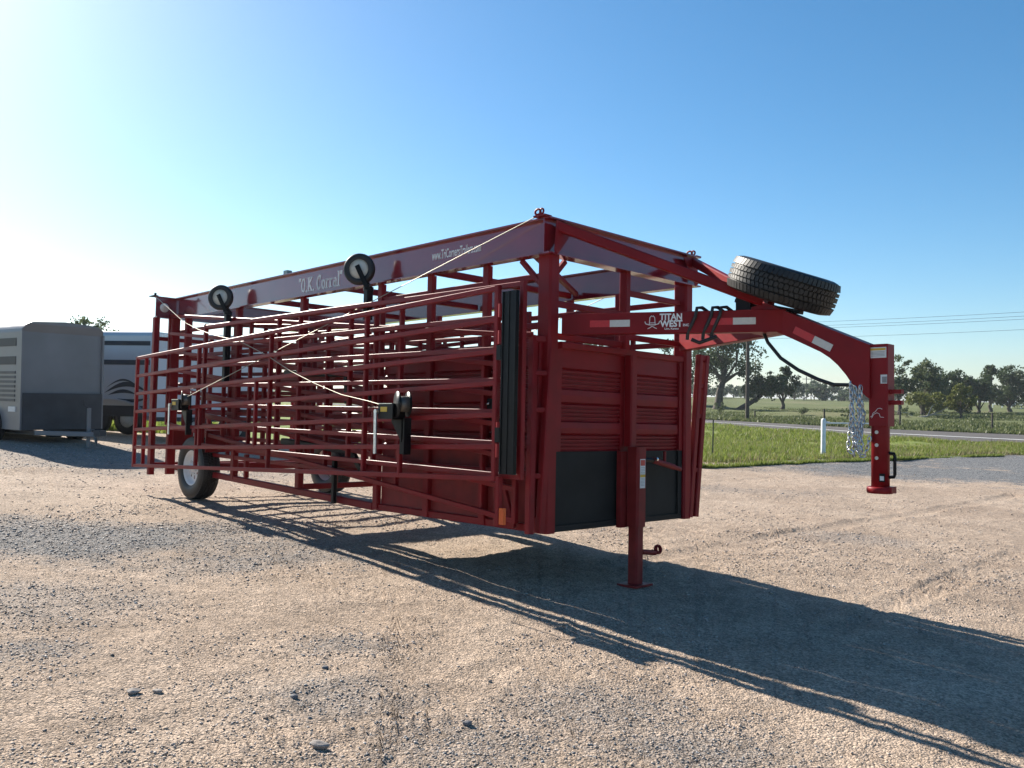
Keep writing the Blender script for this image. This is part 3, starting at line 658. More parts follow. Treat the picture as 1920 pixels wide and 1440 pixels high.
for k in range(5): b.box((.195, .008, .668 - .013 * k), (.1955, .062, .671 - .013 * k))
for k in range(6): b.box((.195, .008, .580 - .012 * k), (.1955, .060, .583 - .012 * k))
b.build('label_print', LABELG, L0)

# gooseneck: two arms meeting in a neck, drop tube and coupler
AZ0, AZ1 = 1.706, 1.868
NA0 = np.array([.03, -.795]); NA1 = np.array([1.40, -.085]) + np.array([.889, .459]) * .11
dA = (NA1 - NA0) / np.linalg.norm(NA1 - NA0); sA = np.array([dA[1], -dA[0]])
def arm(s):
    b = MB(); p0 = np.array([NA0[0], NA0[1] * s * -1]); p1 = np.array([NA1[0], NA1[1] * s * -1]); d = (p1 - p0) / np.linalg.norm(p1 - p0); sd = np.array([-d[1], d[0]])
    b.tube((*p0, (AZ0 + AZ1) / 2), (*p1, (AZ0 + AZ1) / 2), .09, AZ1 - AZ0, ch=.06)
    return b.build('gooseneck_arm', RED, T)
armN = arm(-1) if False else None
b = MB(); b.tube((*NA0, (AZ0 + AZ1) / 2), (*NA1, (AZ0 + AZ1) / 2), .09, AZ1 - AZ0, ch=.05); armN = b.build('gooseneck_arm', RED, T)
b = MB(); b.tube((NA0[0], -NA0[1] + .06, (AZ0 + AZ1) / 2), (NA1[0], -NA1[1], (AZ0 + AZ1) / 2), .09, AZ1 - AZ0, ch=.05); armF = b.build('gooseneck_arm', RED, T)
neck = MB()
outl = [(1.25, AZ0), (1.449, 1.708), (1.577, 1.648), (1.783, 1.546), (1.848, 1.502), (1.905, 1.45), (1.964, 1.379), (1.997, 1.328), (2.109, 1.225), (2.12, 1.225), (2.12, 1.578), (1.548, 1.838), (1.36, 1.925), (1.25, 1.90)]
neck.plate(outl, (0, .085, 0), (1, 0, 0), (0, 0, 1), .17)
nk = neck.build('gooseneck_neck', RED, T)
b = MB(); b.tube((2.165, 0, 1.04), (2.165, 0, 1.582), .125, .125, up=(1, 0, 0), ch=.08); ct = b.build('coupler_sleeve', RED, T)
b = MB(); b.lathe([(.0, .052), (.0, .0575), (.40, .0575)], (2.157, 0, .64), (0, 0, 1), 28); b.build('coupler_tube', RED, ct)
b = MB(); b.lathe([(0, .0), (0, .078), (.008, .084), (.035, .084), (.043, .078), (.043, .0)], (2.155, 0, .597), (0, 0, 1), 32); b.box((2.20, -.04, .602), (2.245, .04, .645)); b.build('coupler_base', RED, ct)
b = MB()
for z in (1.0, .915, .83): b.rod([(2.155, -.0585, z), (2.155, -.0555, z)], .012, 12)
b.build('adjustment_hole', HUB, ct)
b = MB(); b.rod([(2.21, 0, .865), (2.245, 0, .86), (2.25, 0, .84), (2.25, 0, .725), (2.245, 0, .71), (2.21, 0, .705)], .011, 8); b.build('latch_handle', BLACKP, ct)
for z in (1.268, 1.196): b = MB(); b.box((2.227, -.022, z - .014), (2.30, .022, z + .014)); b.build('lock_pin', RED, ct)
b = MB(); b.box((2.115, -.0665, 1.49), (2.222, -.0645, 1.56)); L1 = b.build('warning_label', LABELW, ct)
b = MB(); b.box((2.12, -.0680, 1.54), (2.218, -.0670, 1.554)); b.build('label_print', LABELY, L1)
b = MB()
for k in range(4): b.box((2.125, -.0678, 1.528 - .009 * k), (2.212, -.0670, 1.531 - .009 * k))
b.build('label_print', LABELG, L1)
b = MB(); b.box((2.185, -.0665, 1.32), (2.227, -.0645, 1.378)); L2 = b.build('sticker', LABELW, ct); b = MB(); b.box((2.195, -.068, 1.325), (2.226, -.067, 1.365)); b.build('label_print', LABELG, L2)
b = MB(); b.plate([(0, 0), (.035, 0), (.035, .055), (0, .055)], (2.172, -.059, .675), (1, 0.15, 0), (0, 0, 1), -.002); b.build('sticker', BLACKP, ct)
b = MB(); b.plate([(0, 0), (.024, 0), (.024, .028), (0, .028)], (2.178, -.0615, .685), (1, 0.15, 0), (0, 0, 1), -.002); b.build('label_print', LABELW, ct)
# a wavy outline scratched on the sleeve: white ribbon emblem
b = MB(); b.rod([(2.118, -.0645, 1.10), (2.128, -.0645, 1.105), (2.135, -.0645, 1.125), (2.150, -.0645, 1.135), (2.165, -.0645, 1.155), (2.180, -.0645, 1.158), (2.195, -.0645, 1.152)], .0018, 5)
b.rod([(2.125, -.0645, 1.092), (2.140, -.0645, 1.118), (2.160, -.0645, 1.128), (2.175, -.0645, 1.122), (2.182, -.0645, 1.100), (2.205, -.0645, 1.098)], .0016, 5); b.build('emblem', LETTER, ct)
# diagonal braces carrying the spare
for s in (-1, 1):
    bar('brace', (XB + .05, s * (YB - .06), ZT - .06), (1.33, s * .06, 1.94), .055, .075, RED, T)
    b = MB(); q = np.array([XB + .065, s * (YB - .02), ZT - .02]); b.plate([(0, 0), (-.02, -.24), (.02, -.26), (.22, -.02)], q, (0, -s, 0), (0, 0, 1), .006); b.build('gusset', RED, T)
b = MB(); b.box((1.10, -.05, 1.87), (1.22, .05, 2.02)); b.build('spare_mount', BLACKP, T)
bar('spare_mount', (1.08, 0, 1.975), (1.60, 0, 1.845), .06, .03, BLACKP, T)
tilt = math.radians(21.5); axs = np.array([math.sin(tilt), 0.0, math.cos(tilt)])
sp = wheel(0, 1, c=np.array([1.455, 0.0, 2.055]), ax=axs, name='spare_wheel', R=.39, W=.25)
# hooks, hose, chains
b = MB()
for k, dx in enumerate((0.92, 1.02, 1.075)):
    q = NA0 + dA * (dx - .03) / dA[0]; o = q + sA * .055
    b.rod([(o[0] - .05, o[1], AZ0 - .05), (o[0] - .045, o[1], AZ0 - .0), (o[0] + .02, o[1], AZ0 + .12), (o[0] + .03, o[1] + .004, AZ1 + .02), (o[0] + .045, o[1] + .05, AZ1 + .025), (o[0] + .05, o[1] + .12, AZ1 + .0)], .013, 8)
q = NA0 + dA * (.88) / dA[0] + sA * .06; b.rod([(q[0], q[1], AZ0 - .05), (q[0] + .05, q[1] + .03, AZ0 - .075), (q[0] + .16, q[1] + .09, AZ0 - .03)], .014, 8)
b.build('rubber_strap', HOSE, T)
b = MB(); pts = [np.array([1.318, -.03, 1.725]), np.array([1.36, -.04, 1.64]), np.array([1.467, -.05, 1.520]), np.array([1.60, -.05, 1.43]), np.array([1.748, -.05, 1.359]), np.array([1.86, -.05, 1.320]), np.array([1.975, -.06, 1.315])]
b.rod(pts, .013, 10); b.build('wiring_hose', HOSE, T)
def chain(pts, name):
    pts = [np.array(p, float) for p in pts]; L = [0]
    for a, c in zip(pts, pts[1:]): L.append(L[-1] + np.linalg.norm(c - a))
    b = MB(); step = .031; k = 0; s = 0
    while s < L[-1]:
        i = max(j for j in range(len(L)) if L[j] <= s); i = min(i, len(pts) - 2)
        f = (s - L[i]) / (L[i + 1] - L[i]); p = pts[i] + (pts[i + 1] - pts[i]) * f; d = (pts[i + 1] - pts[i]) / (L[i + 1] - L[i])
        e = np.cross(d, [0, 1.0, 0.3]); e /= np.linalg.norm(e); e2 = np.cross(d, e)
        e = e if k % 2 else e2
        ring = [p + d * .022 * math.cos(t) + e * .012 * math.sin(t) for t in np.linspace(0, 2 * math.pi, 9)]
        b.rod(ring, .0045, 5, caps=False); s += step; k += 1
    return b.build(name, GALV, T)
def cat(p, q, sag, n=14):
    p = np.array(p, float); q = np.array(q, float)
    return [p + (q - p) * t + np.array([0, 0, -4 * sag * t * (1 - t)]) for t in np.linspace(0, 1, n)]
c1 = (1.995, -.08, 1.32); c2 = (2.06, -.08, 1.285); c3 = (2.11, -.07, 1.02)
for (p, q, dz, ox) in ((c1, (2.0, -.10, 1.30), .45, .0), (c1, (2.03, -.05, 1.30), .36, .02), (c2, (2.025, -.09, 1.29), .42, .01)):
    m_ = np.array([(p[0] + q[0]) / 2 + ox, p[1] - .01, 1.30 - dz]); chain([p, (p[0] + ox * .3, p[1], 1.1), m_ - (.02, 0, -.03), m_ + (.02, 0, 0), (q[0] + ox + .02, q[1], 1.1), q], 'safety_chain')
chain(cat((2.02, -.09, .98), (2.12, -.075, .98), .14), 'safety_chain')
chain([(2.06, -.085, 1.29), (2.05, -.085, 1.1), (2.01, -.085, .87)], 'safety_chain')
b = MB(); b.rod([c1 + np.array([.012 * math.cos(t), 0, .02 * math.sin(t)]) for t in np.linspace(0, 6.28, 10)], .005, 6, caps=False); b.rod([np.array(c2) + np.array([.014 * math.cos(t), 0, .03 * math.sin(t)]) for t in np.linspace(0, 6.28, 10)], .006, 6, caps=False); b.build('shackle', GALV, T)

# tow-arm tape, caster wheels, winches, cables
def tape(u0, u1, z0, z1, m, up0=None):
    pass
def arm_pt(a, z, off=.0465): q = NA0 + dA * a + sA * off; return np.array([q[0], q[1], z])
def arm_a(u):
    lo, hi = 0.0, 1.66
    for _ in range(40):
        m_ = (lo + hi) / 2; d = arm_pt(m_, 1.79) - CT; uu = 960 + FPX * (d @ RT) / (d @ FT); lo, hi = (m_, hi) if uu < u else (lo, m_)
    return lo
exA = np.array([dA[0], dA[1], 0.0])
def decal(name, a0, a1, z0, z1, m): b = MB(); b.plate([(a0, z0), (a1, z0), (a1, z1), (a0, z1)], arm_pt(0, 0, .0455), exA, (0, 0, 1), .0015); return b.build(name, m, armN)
decal('reflective_tape', arm_a(1106), arm_a(1143), 1.760, 1.812, DECALR); decal('reflective_tape', arm_a(1143.3), arm_a(1181), 1.760, 1.812, DECALW)
decal('reflective_tape', arm_a(1332), arm_a(1374), 1.762, 1.812, DECALR); decal('reflective_tape', arm_a(1374.3), arm_a(1417), 1.762, 1.812, DECALW)
ang_n = math.atan2(1.548 - 1.838, 2.12 - 1.548) - .02; en = np.array([math.cos(ang_n), 0, math.sin(ang_n)]); un = np.array([-math.sin(ang_n), 0, math.cos(ang_n)])
for (a0, a1, m) in ((-.005, .155, DECALR), (.157, .305, DECALW)):
    b = MB(); b.plate([(a0, 0), (a1, 0), (a1, .052), (a0, .052)], ny(1487, 625, -.0865), en, un, .0015); b.build('reflective_tape', m, nk)
def text(body, size, o, ex, ez, m, parent, sx=1.0, bold=0.0, name='lettering', align='LEFT', width=None):
    cu = bpy.data.curves.new('t', 'FONT'); cu.body = body; cu.size = size; cu.extrude = .0008; cu.offset = bold; cu.align_x = align; cu.resolution_u = 3
    to = bpy.data.objects.new('t', cu); COL.objects.link(to); dg = bpy.context.evaluated_depsgraph_get(); dg.update()
    me = bpy.data.meshes.new_from_object(to.evaluated_get(dg)); bpy.data.objects.remove(to); bpy.data.curves.remove(cu)
    if width: xs = [q.co.x for q in me.vertices]; sx = width / (max(xs) - min(xs))
    ex = Vector(ex).normalized(); ez = Vector(ez).normalized(); nz = ex.cross(ez)
    me.transform(Matrix([[ex[i] * sx, ez[i], nz[i], o[i]] for i in range(3)] + [[0, 0, 0, 1]]))
    me.materials.clear(); me.materials.append(m); me.name = name
    ob = bpy.data.objects.new(name, me); COL.objects.link(ob); ob.parent = parent; return ob
aT = arm_a(1237); wT = arm_a(1279) - aT
text('TITAN', .066, arm_pt(aT, 1.806, .0478), exA, (0, 0, 1), LETTER, armN, width=wT, bold=.0022)
text('WEST', .066, arm_pt(aT + .005, 1.755, .0478), exA, (0, 0, 1), LETTER, armN, width=wT, bold=.0022)
text('INC.', .026, arm_pt(arm_a(1280.5), 1.756, .0478), exA, (0, 0, 1), LETTER, armN, sx=1.0, bold=.0006)
text('Linn, Kansas', .020, arm_pt(arm_a(1246), 1.733, .0478), exA, (0, 0, 1), LETTER, armN, sx=1.05, bold=.0004)
aH = arm_a(1223); P_ = lambda a, z: arm_pt(aH + a, z, .0478)
b = MB(); b.rod([P_(-.055, 1.795), P_(-.048, 1.778), P_(-.02, 1.770), P_(.02, 1.770), P_(.048, 1.778), P_(.055, 1.797)], .0035, 6)
b.rod([P_(-.022, 1.772), P_(-.018, 1.825), P_(-.006, 1.838), P_(.0, 1.832), P_(.006, 1.838), P_(.018, 1.825), P_(.022, 1.772)], .003, 6)
b.rod([P_(-.022, 1.785), P_(.022, 1.785)], .0028, 6)
b.rod([P_(-.034, 1.742), P_(-.02, 1.747), P_(-.004, 1.758), P_(.004, 1.758), P_(.02, 1.747), P_(.034, 1.742)], .003, 6); b.build('hat_emblem', LETTER, armN)
# lettering on the side beam
NB = bpy.data.objects['top_beam']; yT = -YB - .0085
exT, ezT = (1, 0, 0), (0, 0, 1)
def glyphs():
    """slab-serif capitals and lower case for the side lettering, drawn as strokes (x, y) in a 1-high em"""
    S = lambda *p: p
    def oval(cx, cy, rx, ry, a0=0, a1=360, n=14): return [(cx + rx * math.cos(math.radians(t)), cy + ry * math.sin(math.radians(t))) for t in np.linspace(a0, a1, n)]
    return {'O': (.50, [oval(.25, .5, .17, .44)]), 'K': (.58, [S((.14, .05), (.14, .95)), S((.44, .93), (.17, .5)), S((.22, .52), (.46, .06)), S((.04, .05), (.24, .05)), S((.04, .95), (.24, .95)), S((.36, .05), (.56, .05)), S((.34, .95), (.52, .95))]),
            'C': (.52, [oval(.26, .5, .18, .44, 50, 310), S((.40, .72), (.40, .95))]), 'o': (.42, [oval(.2, .33, .13, .28)]),
            'r': (.38, [S((.12, .05), (.12, .62)), S((.03, .05), (.23, .05)), S((.03, .62), (.12, .62)), S((.12, .48), (.22, .60), (.32, .58))]),
            'a': (.42, [oval(.19, .22, .11, .17), S((.31, .05), (.31, .48), (.24, .61), (.09, .58)), S((.31, .05), (.39, .05))]),
            'l': (.28, [S((.14, .05), (.14, .98)), S((.04, .05), (.24, .05)), S((.04, .98), (.14, .98))]), '.': (.20, [S((.08, .03), (.12, .11))]),
            '"': (.24, [S((.07, .98), (.05, .80)), S((.16, .98), (.14, .80))]), ' ': (.2, [])}
G = glyphs(); x = 0.0; b = MB(); o = np.array([-3.60, yT - .0005, 2.362]); H = .155; total = sum(G[c][0] for c in '"O.K. Corral"'); sc_x = .83 / (total * H)
for c in '"O.K. Corral"':
    w, strokes = G[c]
    for st in strokes:
        for p, q in zip(st, st[1:]):
            p3 = o + np.array([(x + p[0]) * H * sc_x, 0, p[1] * H]); q3 = o + np.array([(x + q[0]) * H * sc_x, 0, q[1] * H]); d = (q3 - p3) / np.linalg.norm(q3 - p3)
            wd = .011 if abs(d[0]) > .95 else .023
            b.tube(p3 - d * .004, q3 + d * .004, wd, .0016, up=(0, 1, 0), ch=0.1)
    x += w
b.build('lettering', LETTER, NB)
text('www.TriCornersTrailers.com', .115, (-1.36, yT, 2.438), exT, ezT, LETTER, NB, width=.64, bold=.0012)
b = MB(); b.box((-3.90, -YB - .03, ZT), (-3.82, -YB + .03, ZT + .045)); b.build('marker_lamp', AMBERG, T)
b = MB(); b.lathe([(0, .0), (.012, .0), (.012, .055), (0, .06)], (XR + .012, -1.16, 2.45), (1, 0, 0), 20); b.build('round_reflector', LABELW, T)
def caster(cu, cv, y, z1, name='caster_wheel'):
    c = ny(cu, cv, y); R = .150; ax = np.array([.62, -.78, 0]); ex = np.array([.78, .62, 0])     # swivelled towards the front
    f = MB(); pt = c + ex * .075 + np.array([0, .02, 0]); px, py = pt[0], pt[1]
    f.tube((px, py, c[2] - .185), (px, py, z1), .07, .07, up=(1, 0, 0)); f.rod([(px, py, c[2] - .20), (px, py, c[2] - .165)], .048, 12)
    for s in (-1, 1): f.tube(c + ax * s * .045 + ex * .085 + np.array([0, 0, -.165]), c + ax * s * .045 + ex * -.012 + np.array([0, 0, .03]), .012, .045, up=tuple(ex))
    f.tube(c + ax * .055 + ex * .085 + np.array([0, 0, -.16]), c - ax * .055 + ex * .085 + np.array([0, 0, -.16]), .05, .03)
    f.rod([c - ax * .056, c + ax * .056], .018, 8)
    o = f.build('caster_post', BLACKP, T)
    w = MB(); w.lathe([(-.028, .092), (-.034, .12), (-.026, .145), (0, .150), (.026, .145), (.034, .12), (.028, .092)], c, ax, 36); w.build('caster_tyre', RUBBER, o)
    h = MB(); h.lathe([(-.026, 0), (-.026, .03), (-.014, .05), (-.020, .092), (.020, .092), (.014, .05), (.026, .03), (.026, 0)], c, ax, 30); h.build('hub', HUB, o)
    return o
caster(414, 558, -1.19, 1.42); caster(674, 505, -1.21, 1.95)
def winch(o, side=1):
    x, y, z = o; root = MB()
    root.box((x + .14, y - .005, z - .36), (x + .27, y + .012, z - .06)); root.box((x + .255, y - .06, z - .36), (x + .27, y - .005, z - .06))
    root.plate([(0, -.06), (.0, -.09), (.14, -.26), (.14, -.06)], (x + .04, y - .02, z), (1, 0, 0), (0, 0, 1), -.008)
    w = root.build('winch_bracket', BLACKP, T)
    b = MB(); b.box((x, y - .13, z - .07), (x + .20, y + .0, z + .055)); b.build('gear_case', BLACKP, w)
    b = MB(); b.box((x + .002, y - .132, z + .0555), (x + .19, y - .02, z + .060)); b.build('case_lid', STEEL, w)
    b = MB(); b.box((x + .035, y - .1335, z - .01), (x + .125, y - .1305, z + .03)); b.build('warning_label', LABELY, w)
    d = MB()
    for yy in (-.11, .0): d.lathe([(-.004, 0), (-.004, .105), (.004, .105), (.004, 0)], (x + .235, y + yy, z + .055), (.35, .94, 0), 26)
    d.lathe([(-.055, .05), (.055, .05)], (x + .235, y - .055, z + .055), (.35, .94, 0), 18); d.build('drum', BLACKP, w)
    b = MB(); b.lathe([(-.05, .052), (-.045, .066), (.045, .066), (.05, .052)], (x + .235, y - .055, z + .055), (.35, .94, 0), 18); b.build('cable_coil', COIL, w)
    b = MB(); b.tube((x - .01, y - .15, z - .02), (x - .005, y - .15, z - .36), .012, .034, up=(1, 0, 0)); b.rod([(x - .01, y - .155, z - .01), (x - .01, y - .10, z - .01)], .022, 10); b.build('crank_handle', GALV, w)
    return w
winch((-1.40, -1.37, 1.10)); winch((-5.69, -1.31, 1.17))
for p, q in (((-5.37, -1.26, 1.143), (-5.06, -1.262, 1.143)), ((-5.35, -1.26, .909), (-5.04, -1.262, .909))): MB().rod([p, q], .022, 10).build('sleeve', STEEL, T)
MB().tube((-3.75, -1.02, 1.51), (-2.55, -1.02, 1.47), .07, .065).build('hitch_tube', BLACKP, T); bar('hitch_tube', (-2.6, -1.02, 1.50), (-2.55, -1.03, 1.18), .06, .06, BLACKP, T, up=(1, 0, 0))
bar('hitch_tube', (-3.75, -1.03, .78), (-2.45, -1.03, .72), .07, .065, BLACKP, T); bar('hitch_tube', (-2.50, -1.03, .74), (-2.30, -1.03, .56), .05, .06, BLACKP, T)
b = MB(); b.box((-2.36, -1.075, .735), (-2.33, -1.066, .79)); b.build('tag', LABELY, T)
for p in ((-.52, -1.01, 1.16), (-.46, -1.01, 1.00), (-2.3, -.98, 1.25)):
    b = MB(); b.box((p[0] - .05, p[1] - .02, p[2] - .10), (p[0] + .05, p[1] + .02, p[2] + .05)); l = b.build('latch', BLACKP, T); MB().rod([(p[0] - .06, p[1] - .03, p[2]), (p[0], p[1] - .035, p[2] + .01)], .011, 8).build('bolt', STEEL, l)
bar('post', (-2.80, -1.0, .19), (-2.80, -1.0, .62), .045, .045, BLACKP, T, up=(1, 0, 0))
# cables
hookF = np.array([.0, -1.03, ZT + .015]); hookR = np.array([XR, -1.275, ZT + .0])
MB().rod([hookF + (-.02, -.02, .0), np.array([-5.52, -1.38, 1.23])], .0040, 6).build('steel_cable', WIREM, T)
P0 = hookR + (.02, -.01, -.01); P1 = np.array([-1.40, -1.43, 1.14])
mids = [P0, ny(345, 604, -1.255), ny(372, 618, -1.26), ny(400, 628, -1.27), ny(450, 640, -1.29), ny(500, 666, -1.31), ny(545, 696, -1.335), ny(590, 719, -1.355), ny(640, 740, -1.38), ny(690, 752, -1.40), P1]
MB().rod(mids, .0042, 6).build('steel_cable', WIREM, T)
MB().rod([hookF * (1, -1, 1) + (-.02, .02, 0), np.array([-5.5, 1.3, 1.22])], .004, 6).build('steel_cable', WIREM, T)
for c in (hookF, hookF * (1, -1, 1)):
    b = MB(); b.box((c[0] - .05, c[1] - .04, ZT + .003), (c[0] + .07, c[1] + .04, ZT + .016)); b.rod([c + (-.02 + .03 * math.cos(t), -.02, .03 + .022 * math.sin(t)) for t in np.linspace(0, 6.28, 10)], .009, 6, caps=False)
    b.rod([c + (.02 + .02 * math.cos(t), -.02, .03 + .02 * math.sin(t)) for t in np.linspace(0, 6.28, 10)], .008, 6, caps=False); b.build('cable_hook', RED, T)
for s in (-1, 1):
    b = MB(); b.box((XR - .13, s * 1.28 - .03, ZT - .002), (XR + .03, s * 1.28 + .03, ZT + .010)); b.rod([(XR + .0, s * 1.28, ZT + .012), (XR, s * 1.28, ZT + .04)], .016, 8); b.build('cable_hook', BLACKP, T)

# ------------------------------------------------------------------ parked trailers behind
def frame_at(u, D):
    p = spot(u, D); return p
def loc3(lat, fwd): p = CW[:2] + FH * fwd + RH * lat; return p
def box_trailer(name, p1, p2, length, zb, zt, label, cat):
    pass
def horiz(u, D): return loc3((u - 960) / FPX * D, D)
# grey livestock trailer, nose towards us and to the right
P1 = horiz(40, 16.4); P2 = horiz(194, 17.7); wv = P2 - P1; Wd = np.linalg.norm(wv); wv /= Wd; nv = np.array([wv[1], -wv[0]])
if nv @ (CW[:2] - P1) < 0: nv = -nv
base = (P1 + P2) / 2; gz = tz(*base)
G1 = empty('livestock_trailer', (base[0], base[1], gz), math.atan2(nv[1], nv[0]))
tag(G1, 'grey livestock trailer with charcoal lower nose panel at the left edge', 'trailer')
# local: X = out of the nose, Y across (left of X)
hw = Wd / 2; zb = CW[2] - .80 - gz; zt = CW[2] + 1.33 - gz; Lg = 6.0
sec = [(-hw, zb), (-hw, zt - .22)] + [(-hw + .25 * (1 - math.cos(t)), zt - .22 + .20 * math.sin(t)) for t in np.linspace(.3, 1.5, 7)] + [(0, zt + .015)] + [(hw - .25 * (1 - math.cos(t)), zt - .22 + .20 * math.sin(t)) for t in np.linspace(1.5, .3, 7)] + [(hw, zt - .22), (hw, zb)]
b = MB(); n = len(sec)
nose = [(-.0 if abs(y) < hw - .03 else -.06, y, z) for y, z in sec]
b.add(nose + [(-Lg, y, z) for y, z in sec], [(i, (i + 1) % n, n + (i + 1) % n, n + i)[::-1] for i in range(n)] + [tuple(range(n)), tuple(range(2 * n - 1, n - 1, -1))]); b.build('body', GREYT, G1)
b = MB(); b.box((.002, -hw + .03, zb), (.012, hw - .03, zb + .72)); b.build('nose_guard', DARKT, G1)
b = MB(); b.box((-.055, -hw - .006, zb), (-.01, -hw + .03, zt - .2)); b.build('corner_trim', GREYT, G1)
b = MB(); b.box((-.055, hw - .03, zb), (-.01, hw + .006, zt - .2)); b.build('corner_trim', GREYT, G1)
for s in (-1, 1):
    for z in (zt - .50, zt - .86): b = MB(); b.box((-Lg + .1, s * hw - .008, z), (-.25, s * hw + .008, z + .16)); b.build('air_gap', DARKT, G1)
    for k in range(7): b = MB(); b.box((-Lg + .1, s * hw - .012, zb + .55 + k * .09), (-.25, s * hw + .012, zb + .60 + k * .09)); b.build('slat', SLATM, G1)
    b = MB(); b.box((-.5, s * hw - .014, zb + .35), (-.2, s * hw + .014, zb + .45)); b.build('reflective_tape', LABELW, G1)
    for x in (-1.15, -2.1):
        w = MB(); w.lathe([(-.1, .2), (-.1, .34), (-.06, .37), (.06, .37), (.1, .34), (.1, .2)], (x, s * (hw + .02), .37), (0, 1, 0), 24); wh = w.build('wheel', RUBBER, G1)
        w = MB(); w.lathe([(-.09, 0), (-.09, .2), (.09, .2), (.09, 0)], (x, s * (hw + .02), .37), (0, 1, 0), 20); w.build('rim', HUB, wh)
    bar('chassis_rail', (-Lg, s * (hw - .25), zb - .05), (.1, s * (hw - .25), zb - .05), .08, .09, DARKT, G1)
    bar('drawbar', (.1, s * (hw - .25), zb - .05), (1.35, 0, zb - .05), .08, .09, GREYT, G1)
bar('jack_post', (1.05, -.02, .0), (1.05, -.02, zb + .45), .06, .06, GREYT, G1, up=(1, 0, 0))
MB().rod([(1.05, -.02, zb + .45), (1.05, -.12, zb + .50), (1.05, -.12, zb + .62)], .016, 8).build('jack_crank', DARKT, G1)
MB().rod([(1.0, .1, zb - .02), (1.08, .12, zb - .25), (1.15, .1, zb - .02)], .02, 8).build('safety_chain', GALV, G1)
b = MB(); b.box((1.25, -.06, zb - .07), (1.55, .06, zb + .04)); b.build('coupler', DARKT, G1)
# silver horse trailer with dark bands, side-on
def side_trailer(name, ua, ub, D, ztop, zbot, label, Wt=2.0, D2=None):
    pa = horiz(ua, D); pb = horiz(ub, D2 or D); d = pb - pa; L = np.linalg.norm(d); d /= L; c = (pa + pb) / 2; gz = tz(*c)
    r = empty(name, (c[0], c[1], gz), math.atan2(d[1], d[0])); tag(r, label, 'trailer')
    return r, L, CW[2] + zbot - gz, CW[2] + ztop - gz, gz
G2, L2, zb2, zt2, _ = side_trailer('horse_trailer', 60, 283, 21.5, 1.48, -.62, 'silver horse trailer with dark window bands and a swirl graphic, behind the grey one', D2=21.0)
hl = L2 / 2
sec = [(0, zb2), (0, zt2 - .12), (.04, zt2 - .03), (.16, zt2), (1.9, zt2), (2.0, zt2 - .1), (2.0, zb2)]; n = len(sec)
b = MB(); b.add([(hl, y, z) for y, z in sec] + [(-hl, y, z) for y, z in sec], [(i, (i + 1) % n, n + (i + 1) % n, n + i)[::-1] for i in range(n)] + [tuple(range(n)), tuple(range(2 * n - 1, n - 1, -1))]); b.build('body', SILVER, G2)
for z0, z1 in ((zt2 - .36, zt2 - .25), (zt2 - .84, zt2 - .72)): b = MB(); b.box((-hl + .02, -.012, z0), (hl - .03, -.002, z1)); b.build('dark_band', DARKT, G2)
b = MB(); b.box((hl - .02, -.03, zt2 - 1.1), (hl + .02, .02, zt2 - .22)); b.build('corner_trim', WHITET, G2)
def cres(x0, z0, L, hgt, th, flip=1):
    up = [(x0 + L * t, z0 + hgt * math.sin(math.pi * t) * flip + .02 * t) for t in np.linspace(0, 1, 13)]
    dn = [(x, z - th * math.sin(math.pi * k / 12) * flip) for k, (x, z) in enumerate(up)]
    return up + dn[::-1][1:-1]
for (x0, z0, L, h_, th, fl) in ((hl - 1.25, zb2 + .55, 1.2, .28, .12, 1), (hl - 1.15, zb2 + .50, .8, .14, .09, 1), (hl - .9, zb2 + .42, .85, .10, .08, -1), (hl - 1.2, zb2 + .68, .9, .22, .05, 1)):
    b = MB(); b.plate(cres(x0, z0, L, h_, th, fl), (0, -.004, 0), (1, 0, 0), (0, 0, 1), .003); b.build('swirl_graphic', DARKT, G2)
for x in (hl - 1.5, hl - .62):
    w = MB(); w.lathe([(-.1, .2), (-.1, .34), (-.06, .38), (.06, .38), (.1, .34), (.1, .2)], (x, .10, .38), (0, 1, 0), 24); wh = w.build('wheel', RUBBER, G2)
    w = MB(); w.lathe([(-.09, 0), (-.09, .2), (.09, .2), (.09, 0)], (x, .10, .38), (0, 1, 0), 20); w.build('rim', HUB, wh)
    b = MB(); b.lathe([(-.14, .50), (-.14, .55), (.0, .55)], (x, .02, .42), (0, 1, 0), 28, skip=lambda i, j: not (3 <= j <= 11 or 17 <= j <= 25) and False); 
b = MB(); arc = [(hl - 1.06 + 1.0 * math.cos(t), .38 + .50 * math.sin(t)) for t in np.linspace(math.pi, 0, 15)]
for p, q in zip(arc, arc[1:]): b.tube((p[0], -.02, p[1]), (q[0], -.02, q[1]), .22, .02, up=(0, 0, 1))
b.build('fender', SILVER, G2)
b = MB(); b.box((hl - 2.0, -.004, zb2 - .02), (hl - .1, .002, .72)); b.build('wheel_well', DARKT, G2)
bar('chassis_rail', (-hl, .3, zb2 - .06), (hl + .9, .3, zb2 - .06), .1, .12, GALV, G2)
# white enclosed trailer beyond the corral panels
G3, L3, zb3, zt3, _ = side_trailer('enclosed_trailer', 287, 512, 19.6, 1.35, -.70, 'white enclosed trailer seen through the rear corral panels', D2=20.6)
hl = L3 / 2; sec = [(0, zb3), (0, zt3 - .06), (.06, zt3), (1.9, zt3), (1.96, zt3 - .06), (1.96, zb3)]; n = len(sec)
b = MB(); b.add([(hl, y, z) for y, z in sec] + [(-hl, y, z) for y, z in sec], [(i, (i + 1) % n, n + (i + 1) % n, n + i)[::-1] for i in range(n)] + [tuple(range(n)), tuple(range(2 * n - 1, n - 1, -1))]); b.build('body', WHITET, G3)
b = MB(); b.box((-hl, -.014, zt3 - .10), (hl, -.002, zt3 - .02)); b.build('roof_trim', GALV, G3)
for k in range(4):
    x = -hl + .35 + k * .62; b = MB(); b.box((x, -.010, zb3 + .05), (x + .035, -.002, zt3 - .11)); b.build('seam_trim', GALV, G3)
